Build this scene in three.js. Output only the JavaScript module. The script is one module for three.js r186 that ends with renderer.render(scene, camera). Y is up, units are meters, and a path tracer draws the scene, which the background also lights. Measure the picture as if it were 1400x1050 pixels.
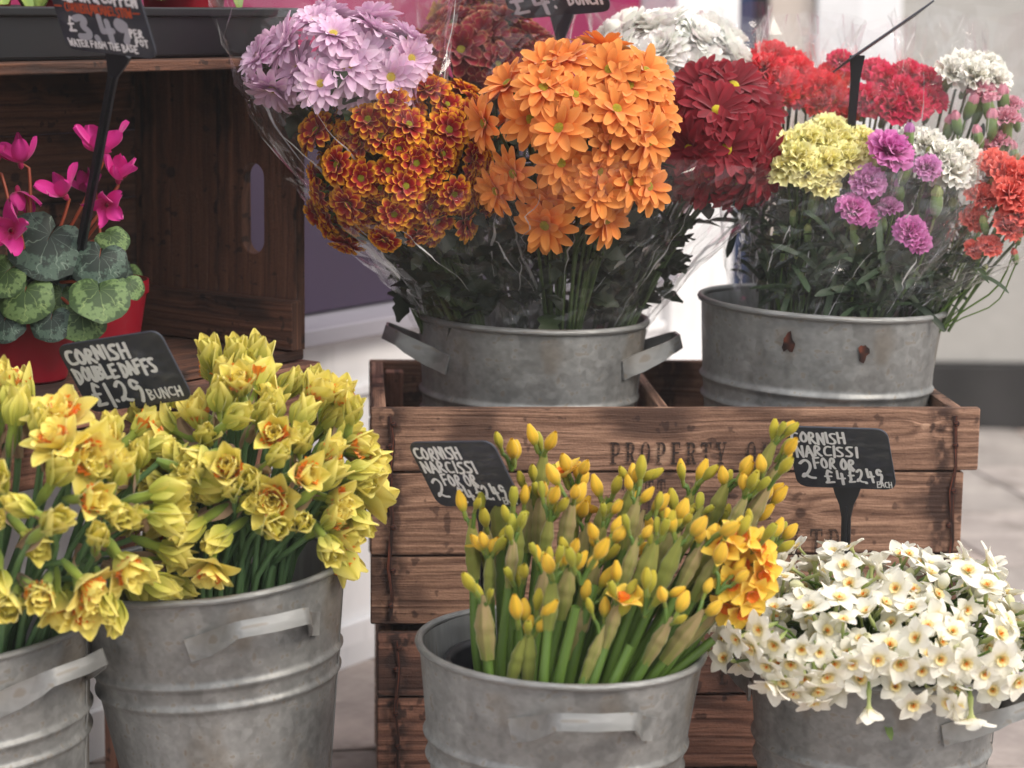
import * as THREE from 'three';
import { RoundedBoxGeometry } from 'three/addons/geometries/RoundedBoxGeometry.js';
import { mergeGeometries } from 'three/addons/utils/BufferGeometryUtils.js';

// ------------------------------------------------------------------ camera, sky, sun, exposure
const V = (x, y, z) => new THREE.Vector3(x, y, z), rad = (d) => d * Math.PI / 180;
const scene = new THREE.Scene();
const FPX = 3100, CAMH = 1.1;                              // focal length in photo pixels, camera height
const camera = new THREE.PerspectiveCamera(2 * Math.atan(525 / FPX) * 180 / Math.PI, 4 / 3, 0.05, 400);
camera.position.set(0, CAMH, 0);
camera.rotation.order = 'YXZ';
camera.rotation.set(rad(-9.61), 0, rad(0.7));
camera.focus = 2.78;
camera.userData.fStop = 3.5;
camera.updateMatrixWorld(true);

{ // overcast sky: brighter towards the zenith, even all round, with soft cloud mottling
  const W = 256, H = 128, d = new Float32Array(W * H * 4);
  for (let r = 0; r < H; r++) for (let c = 0; c < W; c++) {
    const el = ((r + 0.5) / H - 0.5) * Math.PI, az = c / W * 2 * Math.PI, s = Math.max(0, Math.sin(el));
    const mott = 1 + 0.05 * Math.sin(3 * az + 4 * el) * Math.cos(el) + 0.04 * Math.sin(7 * az - 9 * el) * Math.cos(el);
    const L = 1.0 * (0.62 + 0.5 * s) * mott, i = (r * W + c) * 4;
    d[i] = L * 0.97; d[i + 1] = L * 0.985; d[i + 2] = L * 1.03; d[i + 3] = 1;
  }
  const t = new THREE.DataTexture(d, W, H, THREE.RGBAFormat, THREE.FloatType);
  t.mapping = THREE.EquirectangularReflectionMapping; t.magFilter = THREE.LinearFilter; t.needsUpdate = true;
  scene.background = t; scene.environment = t;
}
const sun = new THREE.DirectionalLight(0xfff2e2, 1.5);
sun.position.set(5.0, 5.2, 0.4); sun.target.position.set(0.2, 0.5, -3);
sun.castShadow = true; sun.shadow.radius = 45; sun.shadow.mapSize.set(2048, 2048);
Object.assign(sun.shadow.camera, { left: -3, right: 3, top: 3, bottom: -3, near: 0.5, far: 14 });
scene.add(sun, sun.target);

const renderer = new THREE.WebGLRenderer({ antialias: true });
renderer.toneMapping = THREE.LinearToneMapping;
renderer.toneMappingExposure = 1.66;
renderer.shadowMap.enabled = true;

// ------------------------------------------------------------------ helpers
let seedv = 12345;
const rnd = () => { seedv = (seedv + 0x6d2b79f5) | 0; let t = Math.imul(seedv ^ (seedv >>> 15), 1 | seedv); t = (t + Math.imul(t ^ (t >>> 7), 61 | t)) ^ t; return ((t ^ (t >>> 14)) >>> 0) / 4294967296; };
const rr = (a, b) => a + (b - a) * rnd(), pick = (a) => a[Math.floor(rnd() * a.length)];
const lerp = THREE.MathUtils.lerp, clamp = THREE.MathUtils.clamp, smooth = (a, b, x) => THREE.MathUtils.smoothstep(x, a, b);
const hx = (h) => new THREE.Color(h).toArray();
const mixc = (a, b, t) => [lerp(a[0], b[0], t), lerp(a[1], b[1], t), lerp(a[2], b[2], t)];
// a photo pixel gives a direction; the depth z = -D comes from what the thing stands on or in
function P(px, py, D) { const d = V((px - 700) / FPX, -(py - 525) / FPX, -1).applyQuaternion(camera.quaternion); return camera.position.clone().addScaledVector(d, D / -d.z); }
function PG(px, py, y = 0) { const d = V((px - 700) / FPX, -(py - 525) / FPX, -1).applyQuaternion(camera.quaternion); return camera.position.clone().addScaledVector(d, (y - CAMH) / d.y); }
const proj = (p) => { const q = p.clone().sub(camera.position).applyQuaternion(camera.quaternion.clone().invert()); return [700 + FPX * q.x / -q.z, 525 - FPX * q.y / -q.z]; };
const MPP = (D) => D * 1.012 / FPX;                         // metres to a photo pixel at that depth

const taken = {};
const numbered = (n) => { const k = taken[n] = (taken[n] ?? -1) + 1; return k ? n + '_' + String(k).padStart(3, '0') : n; };
function thing(name, label, category, pos = V(0, 0, 0), group) {
  const o = new THREE.Group(); o.name = numbered(name); o.position.copy(pos); o.userData = { label, category }; if (group) o.userData.group = group; scene.add(o); return o;
}
function part(parent, name, geo, mat, pos, quat) {
  const m = new THREE.Mesh(geo, mat); m.name = name; m.castShadow = m.receiveShadow = true; if (pos) m.position.copy(pos); if (quat) m.quaternion.copy(quat); parent.add(m); return m;
}
function structure(name, geo, mat, pos) { const m = part(scene, name, geo, mat, pos); m.userData.kind = 'structure'; return m; }

class Geo {                                                 // collects smooth grids with vertex colours
  constructor() { this.p = []; this.n = []; this.c = []; this.u = []; this.i = []; }
  grid(nu, nv, at, col) {
    const b = this.p.length / 3, pts = [];
    for (let i = 0; i <= nu; i++) for (let j = 0; j <= nv; j++) { const q = at(i / nu, j / nv); pts.push(q); this.p.push(q[0], q[1], q[2]); const k = col ? col(i / nu, j / nv) : [1, 1, 1]; this.c.push(k[0], k[1], k[2]); this.u.push(i / nu, j / nv); }
    const N = pts.map(() => [0, 0, 0]), w = nv + 1;
    const tri = (a, c, d) => {
      const A = pts[a], B = pts[c], C = pts[d], x1 = B[0] - A[0], y1 = B[1] - A[1], z1 = B[2] - A[2], x2 = C[0] - A[0], y2 = C[1] - A[1], z2 = C[2] - A[2];
      const n = [y1 * z2 - z1 * y2, z1 * x2 - x1 * z2, x1 * y2 - y1 * x2];
      for (const k of [a, c, d]) { N[k][0] += n[0]; N[k][1] += n[1]; N[k][2] += n[2]; }
      this.i.push(b + a, b + c, b + d);
    };
    for (let i = 0; i < nu; i++) for (let j = 0; j < nv; j++) { const a = i * w + j; tri(a, a + 1, a + w); tri(a + 1, a + w + 1, a + w); }
    for (const n of N) { const l = Math.hypot(...n) || 1; this.n.push(n[0] / l, n[1] / l, n[2] / l); }
  }
  build() {
    const g = new THREE.BufferGeometry();
    g.setAttribute('position', new THREE.Float32BufferAttribute(this.p, 3)); g.setAttribute('normal', new THREE.Float32BufferAttribute(this.n, 3));
    g.setAttribute('color', new THREE.Float32BufferAttribute(this.c, 3)); g.setAttribute('uv', new THREE.Float32BufferAttribute(this.u, 2)); g.setIndex(this.i); return g;
  }
}
const PROF = {
  oval: (s) => 0.28 + 0.72 * Math.pow(Math.sin(Math.PI * clamp(0.1 + 0.8 * s, 0, 1)), 0.9) * (s > 0.86 ? Math.sqrt(Math.max(0, 1 - ((s - 0.86) / 0.145) ** 2)) : 1),
  point: (s) => (0.3 + 0.7 * Math.sin(Math.PI * Math.min(0.5, 0.12 + s * 0.7))) * (s > 0.45 ? Math.pow(Math.max(0.02, 1 - (s - 0.45) / 0.56), 0.62) : 1),
  strap: (s) => (0.5 + 0.5 * Math.min(1, s * 2.4)) * (s > 0.8 ? Math.sqrt(Math.max(0.01, 1 - ((s - 0.8) / 0.205) ** 2)) : 1),
  fan: (s) => 0.14 + 0.86 * Math.pow(s, 1.15),
  lobed: (s) => (0.15 + 0.85 * Math.sin(Math.PI * Math.pow(s, 0.75))) * (0.86 + 0.17 * Math.cos(s * 19)),
};
// one petal: grows from the axis outwards at azimuth az; W is half its width; angles in degrees above the flower's plane
function petal(g, o) {
  const nu = o.nu ?? 6, nv = o.nv ?? 4, pr = PROF[o.prof ?? 'oval'], line = [];
  let x = o.r0 ?? 0.002, y = o.y0 ?? 0;
  for (let i = 0; i <= nu; i++) { const s = i / nu, a = rad(lerp(o.e0, o.e1, Math.pow(s, o.bp ?? 1))); line.push([x, y, a]); x += Math.cos(a) * o.L / nu; y += Math.sin(a) * o.L / nu; }
  const ca = Math.cos(o.az), sa = Math.sin(o.az), ph = o.ph ?? rnd() * 6, side = o.side ?? 0;
  g.grid(nu, nv, (u, v) => {
    const [lx, ly, a] = line[Math.round(u * nu)], t = 2 * v - 1, w = o.W * pr(u), tw = (o.twist ?? 0) * u;
    let up = (o.cup ?? 0.2) * w * t * t + (o.ruf ?? 0) * Math.sin((o.rf ?? 7) * v * 2 + ph) * u * u + (o.keel ?? 0) * w * (1 - Math.abs(t)) ;
    const back = (o.tooth ?? 0) * (Math.abs(Math.sin((o.rf ?? 7) * 2.3 * v + ph)) - 0.5) * u * u - (o.round ?? 0) * t * t * o.L * u;
    const wz = w * t * Math.cos(tw), uz = w * t * Math.sin(tw) + up;
    const X = lx - Math.sin(a) * uz + Math.cos(a) * back, Y = ly + Math.cos(a) * uz + Math.sin(a) * back, Z = wz + side * u * u * o.L;
    return [X * ca - Z * sa, Y, X * sa + Z * ca];
  }, o.col);
}
function disc(g, r, h, y0, ca, cb) {                          // a low bumpy dome
  g.grid(5, 12, (u, v) => { const a = v * 2 * Math.PI, q = r * u * (1 + 0.04 * Math.sin(a * 7 + u * 9)); return [q * Math.cos(a), y0 + h * Math.sqrt(Math.max(0, 1 - u * u * 0.96)) + 0.0007 * Math.sin(u * 21) * Math.sin(a * 6), -q * Math.sin(a)]; }, (u, v) => mixc(ca, cb, clamp(u + 0.25 * Math.sin(v * 40), 0, 1)));
}
function blob(g, prof, nt, na, col, rib = 0, ribs = 6, m) {    // turned shape round +y from a list of [radius, height]
  const at = (t) => { const k = t * (prof.length - 1), i = Math.min(prof.length - 2, Math.floor(k)), f = k - i; return [lerp(prof[i][0], prof[i + 1][0], f), lerp(prof[i][1], prof[i + 1][1], f)]; };
  g.grid(nt, na, (u, v) => { const [r, y] = at(u), a = -v * 2 * Math.PI, q = r * (1 + rib * Math.cos(ribs * a)); const p = V(q * Math.cos(a), y, q * Math.sin(a)); if (m) p.applyMatrix4(m); return [p.x, p.y, p.z]; }, col);
}
function tube(pts, r, sides = 6, segs = 8, r2 = r) {
  const c = new THREE.CatmullRomCurve3(pts), g = new THREE.TubeGeometry(c, segs, r, sides);
  if (r2 !== r) { const p = g.attributes.position, q = V(); for (let i = 0; i <= segs; i++) { const k = lerp(1, r2 / r, i / segs); c.getPointAt(i / segs, q); for (let j = 0; j <= sides; j++) { const n = i * (sides + 1) + j; p.setXYZ(n, q.x + (p.getX(n) - q.x) * k, q.y + (p.getY(n) - q.y) * k, q.z + (p.getZ(n) - q.z) * k); } } }
  return g;
}
function sweep(pts, wd, width, thick, uvs = 0.12) {                        // rectangular section along a path; wd gives the direction of its width
  const g = new Geo(), n = pts.length, T = pts.map((_, i) => pts[Math.min(n - 1, i + 1)].clone().sub(pts[Math.max(0, i - 1)]).normalize());
  const W = pts.map((_, i) => { const w = (Array.isArray(wd) ? wd[i] : wd).clone(); return w.addScaledVector(T[i], -w.dot(T[i])).normalize(); }), N = T.map((t, i) => t.clone().cross(W[i]));
  const wa = Array.isArray(width) ? width : pts.map(() => width);
  const corner = (i, a, b) => { const q = pts[i].clone().addScaledVector(W[i], a * wa[i] / 2).addScaledVector(N[i], b * thick / 2); return [q.x, q.y, q.z]; };
  const cs = [[1, 1], [-1, 1], [-1, -1], [1, -1]];
  for (let k = 0; k < 4; k++) { const a = cs[k], b = cs[(k + 1) % 4]; g.grid(n - 1, 1, (u, v) => corner(Math.round(u * (n - 1)), ...(v < 0.5 ? a : b))); }
  for (const e of [0, n - 1]) g.grid(1, 1, (u, v) => corner(e, (e ? 1 : -1) * (u < 0.5 ? 1 : -1), v < 0.5 ? 1 : -1));
  for (let i = 0; i < g.u.length; i += 2) { g.u[i] = 0.3 + g.u[i] * uvs; g.u[i + 1] = 0.4 + g.u[i + 1] * uvs * 0.3; }
  return g.build();
}
const turnTo = (n) => new THREE.Quaternion().setFromUnitVectors(V(0, 1, 0), n.clone().normalize());
function box(w, h, d, r = 0.002) { return new RoundedBoxGeometry(w, h, d, 1, Math.min(r, w / 2.2, h / 2.2, d / 2.2)); }
function metreUV(g, s = 1) {                                  // uv in metres from the two largest axes of each face
  const q = g.index ? g.toNonIndexed() : g, p = q.attributes.position, uv = new Float32Array(p.count * 2), n = q.attributes.normal;
  for (let i = 0; i < p.count; i++) { const ax = Math.abs(n.getX(i)), ay = Math.abs(n.getY(i)), az = Math.abs(n.getZ(i)); const [a, b] = ax > ay && ax > az ? [p.getZ(i), p.getY(i)] : ay > az ? [p.getX(i), p.getZ(i)] : [p.getX(i), p.getY(i)]; uv[2 * i] = a * s; uv[2 * i + 1] = b * s; }
  q.setAttribute('uv', new THREE.BufferAttribute(uv, 2)); return q;
}

// ------------------------------------------------------------------ textures
const hash = (x, y, s) => { let h = Math.imul(x, 374761393) + Math.imul(y, 668265263) + Math.imul(s, 974634777); h = Math.imul(h ^ (h >>> 13), 1274126177); return ((h ^ (h >>> 16)) >>> 0) / 4294967296; };
function vn(x, y, s) { const ix = Math.floor(x), iy = Math.floor(y), fx = x - ix, fy = y - iy, u = fx * fx * (3 - 2 * fx), v = fy * fy * (3 - 2 * fy); return lerp(lerp(hash(ix, iy, s), hash(ix + 1, iy, s), u), lerp(hash(ix, iy + 1, s), hash(ix + 1, iy + 1, s), u), v); }
const fbm = (x, y, s, o = 4) => { let a = 0, w = 0.5, t = 0; for (let i = 0; i < o; i++) { a += w * vn(x, y, s + i); t += w; x *= 2.03; y *= 2.03; w *= 0.5; } return a / t; };
function tex(W, H, f, srgb = true) {                          // f(x, y) in 0..1 -> [r, g, b] 0..255
  const d = new Uint8Array(W * H * 4);
  for (let y = 0; y < H; y++) for (let x = 0; x < W; x++) { const c = f(x / W, y / H), i = (y * W + x) * 4; d[i] = clamp(c[0], 0, 255); d[i + 1] = clamp(c[1], 0, 255); d[i + 2] = clamp(c[2], 0, 255); d[i + 3] = 255; }
  const t = new THREE.DataTexture(d, W, H); t.magFilter = THREE.LinearFilter; t.minFilter = THREE.LinearMipmapLinearFilter; t.wrapS = t.wrapT = THREE.RepeatWrapping; if (srgb) t.colorSpace = THREE.SRGBColorSpace; t.needsUpdate = true; return t;
}
// weathered crate boards: grain lines run along x; knots bend them
function woodPair(seed, knots, tone) {
  const W = 1024, H = 160, field = new Float32Array(W * H), dark = new Float32Array(W * H);
  for (let y = 0; y < H; y++) for (let x = 0; x < W; x++) {
    const X = x / W * 8, Y = y / H;
    let w = Y * 5 + 1.9 * fbm(X * 0.32, Y * 1.1, seed, 3) + 0.2 * fbm(X * 1.6, Y * 5, seed + 9, 2), kd = 0;
    for (const [kx, ky, kr] of knots) { const dx = (X / 8 - kx) * 8.4, dy = (Y - ky), r = Math.hypot(dx * 0.8, dy); w += Math.sign(dy || 1) * 0.9 * Math.exp(-((r / (kr * 2.6)) ** 2)); kd = Math.max(kd, 1 - smooth(kr * 0.55, kr, r + 0.03 * (fbm(X * 9, Y * 9, seed + 2, 2) - 0.5))); }
    const amp = smooth(0.35, 0.7, fbm(X * 0.5, Y * 2, seed + 31, 2)), ring = Math.pow(0.5 + 0.5 * Math.sin(w * 6.283), 3), streak = fbm(X * 0.7 + w * 0.2, Y * 22 + w * 2.2, seed + 3, 4), fine = vn(X * 10, Y * 120, seed + 5), fib = vn(X * 60, Y * 70, seed + 6);
    field[y * W + x] = clamp(0.5 - 0.3 * amp * (ring - 0.3) + 0.95 * (streak - 0.5) + 0.2 * (fine - 0.5) + 0.14 * (fib - 0.5), 0, 1);
    const blot = smooth(0.52, 0.76, fbm(X * 0.8, Y * 1.6, seed + 20, 4)), spot = smooth(0.72, 0.8, fbm(X * 7, Y * 7, seed + 41, 3)), edge = smooth(0.45, 0.5, Math.abs(Y - 0.5) + 0.09 * (fbm(X * 6, Y, seed + 7, 2) - 0.5));
    const rs = (u0) => Math.exp(-(((x / W - u0 - 0.006 * (fbm(X, Y * 9, seed + 51, 2) - 0.5)) / (0.006 + 0.02 * vn(Y * 6, 3, seed + 60))) ** 2)) * smooth(0.25, 0.6, fbm(X * 12, Y * 9, seed + 55, 3)); const rust = Math.max(rs(0.033), rs(0.93));
    dark[y * W + x] = clamp(0.85 * rust + 0.62 * blot + 0.4 * edge + 0.5 * spot + kd * (tone.knotLight ? -0.45 : 0.65), -0.5, 0.9);
  }
  const at = (x, y) => Math.min(W * H - 1, Math.round(y * H) * W + Math.round(x * W));
  const map = tex(W, H, (x, y) => { const k = at(x, y), f = field[k], q = dark[k]; const a = mixc(tone.lo, tone.hi, f); return q > 0 ? mixc(a, tone.dk, q) : mixc(a, [214, 178, 150], -q); });
  const bump = tex(W, H, (x, y) => { const f = field[at(x, y)] * 255; return [f, f, f]; }, false);
  return { map, bump };
}
const T_OLD = { lo: [84, 57, 44], hi: [190, 150, 124], dk: [52, 33, 26] };
const T_SHADED = { lo: [60, 38, 30], hi: [128, 86, 64], dk: [30, 20, 17] };  // brown crate wood, toned darker to put its inside shade into the colour
const T_RED = { lo: [82, 52, 42], hi: [172, 124, 102], dk: [42, 27, 24] };
const woods = [woodPair(11, [[0.47, 0.24, 0.16], [0.53, 0.3, 0.05], [0.9, 0.6, 0.06]], { ...T_OLD, knotLight: true }), woodPair(23, [[0.21, 0.3, 0.05], [0.7, 0.5, 0.07]], T_OLD), woodPair(37, [[0.35, 0.6, 0.09]], T_OLD), woodPair(51, [[0.6, 0.4, 0.1], [0.15, 0.7, 0.06]], T_RED), woodPair(67, [[0.8, 0.35, 0.08]], T_RED), woodPair(81, [[0.3, 0.4, 0.08]], T_SHADED), woodPair(97, [[0.7, 0.6, 0.06]], T_SHADED)]
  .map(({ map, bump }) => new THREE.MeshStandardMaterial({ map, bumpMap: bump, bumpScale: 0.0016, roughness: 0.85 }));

// galvanised steel: zinc spangle, water stains, grime specks
const zinc = (() => {
  const W = 1024, H = 512, cells = []; for (let i = 0; i < 80 * 40; i++) cells.push([hash(i, 1, 5), hash(i, 2, 5), hash(i, 3, 5)]);
  const f = (x, y) => {
    const gx = x * 80, gy = y * 40, ix = Math.floor(gx), iy = Math.floor(gy); let best = 9, val = 0;
    for (let a = -1; a < 2; a++) for (let b = -1; b < 2; b++) { const c = cells[((iy + b + 40) % 40) * 80 + (ix + a + 80) % 80], dx = ix + a + c[0] - gx, dy = iy + b + c[1] - gy, d = dx * dx + dy * dy; if (d < best) { best = d; val = c[2]; } }
    const big = fbm(x * 9, y * 6, 71, 4), streak = fbm(x * 40, y * 2.2, 83, 3), speck = fbm(x * 130, y * 70, 91, 2);
    return { v: 0.56 + 0.055 * (val - 0.5) + 0.15 * (big - 0.5) + 0.14 * (streak - 0.5) + 0.1 * (speck - 0.5), stain: smooth(0.55, 0.72, fbm(x * 14, y * 5, 133, 4)) * 0.45 + smooth(0.74, 0.82, speck) * 0.5, r: 0.5 + 0.22 * big + 0.1 * val };
  };
  const map = tex(W, H, (x, y) => { const q = f(x, y), g = q.v * 255; return mixc([g * 0.99, g * 0.995, g * 0.985], [116, 98, 78], q.stain * 0.6); });
  const rough = tex(512, 256, (x, y) => { const q = f(x, y); const g = clamp(q.r + 0.25 * q.stain, 0, 1) * 255; return [g, g, g]; }, false);
  return { map, rough };
})();
const M = {
  zinc: new THREE.MeshStandardMaterial({ map: zinc.map, roughnessMap: zinc.rough, metalness: 0.5, roughness: 0.8, bumpMap: tex(512, 256, (x, y) => { const g = 255 * (0.6 * fbm(x * 60, y * 30, 151, 3) + 0.4 * fbm(x * 9, y * 5, 161, 2)); return [g, g, g]; }, false), bumpScale: 0.0012 }),
  petal: new THREE.MeshPhysicalMaterial({ vertexColors: true, roughness: 0.92, transmission: 0.28, thickness: 0, side: THREE.DoubleSide }),
  pale: new THREE.MeshPhysicalMaterial({ vertexColors: true, roughness: 0.9, transmission: 0.14, thickness: 0, side: THREE.DoubleSide }),
  leaf: new THREE.MeshPhysicalMaterial({ vertexColors: true, roughness: 0.6, side: THREE.DoubleSide }),
  stem: new THREE.MeshStandardMaterial({ color: new THREE.Color('#54702a'), roughness: 0.5 }),
  daffstem: new THREE.MeshStandardMaterial({ color: new THREE.Color('#5d7d52'), roughness: 0.5 }),
  darkstem: new THREE.MeshStandardMaterial({ color: new THREE.Color('#4a5c34'), roughness: 0.6 }),
  redstem: new THREE.MeshStandardMaterial({ color: new THREE.Color('#96472f'), roughness: 0.5 }),
  film: new THREE.MeshPhysicalMaterial({ color: 0xffffff, transmission: 0.985, thickness: 0, roughness: 0.04, ior: 1.42, side: THREE.DoubleSide, flatShading: true, bumpMap: tex(512, 512, (x, y) => { const a = Math.abs(fbm(x * 6, y * 5, 201, 2) - 0.5) * 2, b = Math.abs(fbm(x * 11, y * 8, 215, 2) - 0.5) * 2; const g = 255 * (0.7 * Math.pow(1 - a, 3) + 0.3 * Math.pow(1 - b, 4)); return [g, g, g]; }, false), bumpScale: 0.0015 }),
  foldStreak: new THREE.MeshPhysicalMaterial({ color: 0xffffff, transmission: 0.66, thickness: 0, roughness: 0.1, ior: 1.7, side: THREE.DoubleSide }),
  slate: new THREE.MeshStandardMaterial({ color: new THREE.Color('#33363f'), roughness: 0.55 }),
  black: new THREE.MeshStandardMaterial({ color: new THREE.Color('#1e1f24'), roughness: 0.38 }),
  tray: new THREE.MeshStandardMaterial({ color: new THREE.Color('#08090b'), roughness: 0.4 }),
  redpot: new THREE.MeshPhysicalMaterial({ color: new THREE.Color('#8a0e22'), roughness: 0.4 }),
  soil: new THREE.MeshStandardMaterial({ color: new THREE.Color('#2a201a'), roughness: 1, bumpMap: tex(128, 128, (x, y) => { const g = 255 * fbm(x * 30, y * 30, 3, 3); return [g, g, g]; }, false), bumpScale: 0.004 }),
  white: new THREE.MeshStandardMaterial({ map: tex(512, 512, (x, y) => { const a = fbm(x * 5, y * 5, 301, 4), b = fbm(x * 30, y * 8, 311, 3), g = 240 - 16 * smooth(0.5, 0.8, a) - 10 * smooth(0.6, 0.8, b); return [g, g, g * 1.005]; }), roughness: 0.55 }),
  sill: new THREE.MeshStandardMaterial({ color: new THREE.Color('#9a97a0'), roughness: 0.6 }),
  render: new THREE.MeshStandardMaterial({ map: tex(512, 512, (x, y) => { const g = 176 + 26 * (fbm(x * 4, y * 4, 401, 4) - 0.5) + 10 * (fbm(x * 40, y * 40, 411, 2) - 0.5); return [g, g * 0.985, g * 0.955]; }), roughness: 0.9 }),
  plinth: new THREE.MeshStandardMaterial({ map: tex(256, 128, (x, y) => { const g = 46 + 30 * (fbm(x * 12, y * 8, 421, 4) - 0.5); return [g, g * 0.96, g * 0.95]; }), roughness: 0.8 }),
  beige: new THREE.MeshStandardMaterial({ color: new THREE.Color('#cbbfb4'), roughness: 0.8 }),
  blue: new THREE.MeshStandardMaterial({ color: new THREE.Color('#1f2f52'), roughness: 0.4 }),
  violet: new THREE.MeshStandardMaterial({ map: tex(256, 256, (x, y) => { const a = 0.88 + 0.24 * fbm(x * 6, y * 6, 431, 3); return [54 * a, 40 * a, 64 * a]; }), roughness: 0.7 }),
  magenta: new THREE.MeshStandardMaterial({ map: tex(256, 256, (x, y) => { const a = 0.88 + 0.24 * fbm(x * 5, y * 5, 441, 3); return [142 * a, 20 * a, 78 * a]; }), roughness: 0.6 }),
  glass: new THREE.MeshPhysicalMaterial({ transmission: 1, thickness: 0, roughness: 0.02, color: 0xffffff }),
  rust: new THREE.MeshStandardMaterial({ map: tex(128, 256, (x, y) => { const a = fbm(x * 8, y * 20, 501, 4); return mixc([40, 26, 24], [112, 58, 40], smooth(0.4, 0.75, a)); }), roughness: 0.9, metalness: 0.2 }),
  ground: new THREE.MeshStandardMaterial({ color: new THREE.Color('#5e5650'), roughness: 1 }),
};
const slabs = [0, 1, 2, 3].map((k) => { const t = [[176, 162, 154], [168, 158, 152], [184, 166, 156], [160, 152, 146]][k]; return new THREE.MeshStandardMaterial({ map: tex(256, 256, (x, y) => { const a = 0.8 + 0.32 * fbm(x * 6, y * 6, 600 + k * 10, 5) + 0.1 * (fbm(x * 60, y * 60, 640 + k, 2) - 0.5); const s = smooth(0.62, 0.78, fbm(x * 9 + 5, y * 9, 660 + k, 4)); return mixc([t[0] * a, t[1] * a, t[2] * a], [96, 88, 80], s * 0.45); }), roughness: 0.92 }); });

// ------------------------------------------------------------------ the setting
const WA = PG(110, 1042), WB = PG(501, 899);                  // foot of the splayed shopfront
const U = WB.clone().sub(WA).setY(0).normalize(), NRM = V(-U.z, 0, U.x);   // along it (away), and out of it (to the street)
const PHI = Math.atan2(-U.z, U.x), qWall = new THREE.Quaternion().setFromAxisAngle(V(0, 1, 0), PHI);
{
  const g = structure('pavement', new THREE.PlaneGeometry(160, 160).rotateX(-Math.PI / 2), M.ground, V(0, -0.014, -20));
  const sw = 0.62, sd = 0.46, yaw = new THREE.Quaternion().setFromAxisAngle(V(0, 1, 0), rad(11));
  const geo = metreUV(box(sw - 0.009, 0.03, sd - 0.009, 0.004), 1.5);
  for (let r = 0; r < 15; r++) for (let c = 0; c < 10; c++) {
    const q = V((c - 3.6 + (r % 2) * 0.5) * sw, 0, -1.6 - r * sd).applyQuaternion(yaw);
    if (Math.abs(q.x - 0.25) > 2.2 || q.z < -7 || q.z > -1.2) continue;
    part(g, 'paving_slab', geo, slabs[Math.floor(rnd() * 4)], V(q.x, -0.001 + 0.0015 * rnd(), q.z + 20).setY(0.0 + 0.0015 * rnd()), yaw.clone().multiply(new THREE.Quaternion().setFromAxisAngle(V(0, 1, 0), Math.PI * Math.floor(rnd() * 2))));
  }
}
const onWall = (a, y, o) => WA.clone().addScaledVector(U, a).setY(y).addScaledVector(NRM, o);   // a metres along the shopfront, o metres out of it
const wallAt = (px) => { const d = V((px - 700) / FPX, 0, -1).normalize(); const A = WA.clone().setY(0); const det = U.x * -d.z - U.z * -d.x; return (-(A.x) * -d.z - -(A.z) * -d.x) / det; };
const aEnd = wallAt(990), aWin = wallAt(905), SILL = 0.585;
{
  const t = thing('shop_front', 'white shopfront with violet and magenta painted panels above a grey sill', 'shop front', WA.clone().setY(0));
  const put = (name, mat, a0, a1, y0, y1, o0, o1, r = 0.003) => part(t, name, metreUV(box(a1 - a0, y1 - y0, o1 - o0, r), 1), mat, onWall((a0 + a1) / 2, (y0 + y1) / 2, (o0 + o1) / 2).sub(t.position), qWall);
  const a0 = -1.6;
  put('stall_riser', M.white, a0, aWin, 0.03, SILL - 0.03, -0.25, 0);
  put('base_rail', M.white, a0, aWin, 0.0, 0.075, 0.002, 0.014);
  put('moulding', M.white, a0, aWin, SILL - 0.13, SILL - 0.112, 0.001, 0.012);
  put('window_sill', M.sill, a0, aWin, SILL - 0.028, SILL, -0.25, 0.04);
  put('corner_post', M.white, aWin + 0.002, aEnd, 0.0, 2.6, -0.2, 0.02);
  put('window_head', M.white, a0, aWin, 2.2, 2.6, -0.25, 0.01);
  put('painted_panel', M.violet, a0, aWin - 0.004, SILL + 0.004, 0.93, -0.1, -0.06);
  put('painted_panel', M.magenta, a0, aWin - 0.004, 0.934, 2.19, -0.1, -0.06);
}
const BD = 5.9;                                              // the frontal wall beyond
{
  const y0 = 0, t = thing('rendered_wall', 'pale grey rendered building wall with a dark plinth and white pilaster', 'wall', V(1.5, 0, -BD));
  const X = (px) => P(px, 500, BD).x - 1.5;
  const put = (name, mat, a, b, y0, y1, o0, o1) => part(t, name, metreUV(box(b - a, y1 - y0, o1 - o0, 0.006), 0.7), mat, V((a + b) / 2, (y0 + y1) / 2, (o0 + o1) / 2));
  put('wall_face', M.render, X(1212), X(1212) + 4, 0.172, 3.4, -0.3, 0);
  put('plinth', M.plinth, X(1040), X(1212) + 4, 0, 0.170, -0.3, 0.03);
  put('white_pilaster', M.white, X(1098), X(1210), 0.172, 3.4, -0.3, 0.05);
  put('beige_pilaster', M.beige, X(1036), X(1096), 0.172, 3.4, -0.3, 0.02);
  const d = thing('shop_doorway', 'dark blue door post beside a grey door leaf behind the white flowers', 'doorway', V(0.4, 0, -BD));
  const Xd = (px) => P(px, 500, BD).x - 0.4;
  const putd = (name, mat, a, b, y1, o0, o1) => part(d, name, box(b - a, y1, o1 - o0, 0.006), mat, V((a + b) / 2, y1 / 2, (o0 + o1) / 2));
  putd('door_post', M.blue, Xd(988), Xd(1016), 3.4, -0.2, 0.02);
  putd('door_edge', M.black, Xd(1017), Xd(1034), 3.4, -0.2, 0.0);
  putd('door_leaf', M.sill, Xd(880), Xd(987), 3.4, -0.2, -0.04);
}

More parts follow.
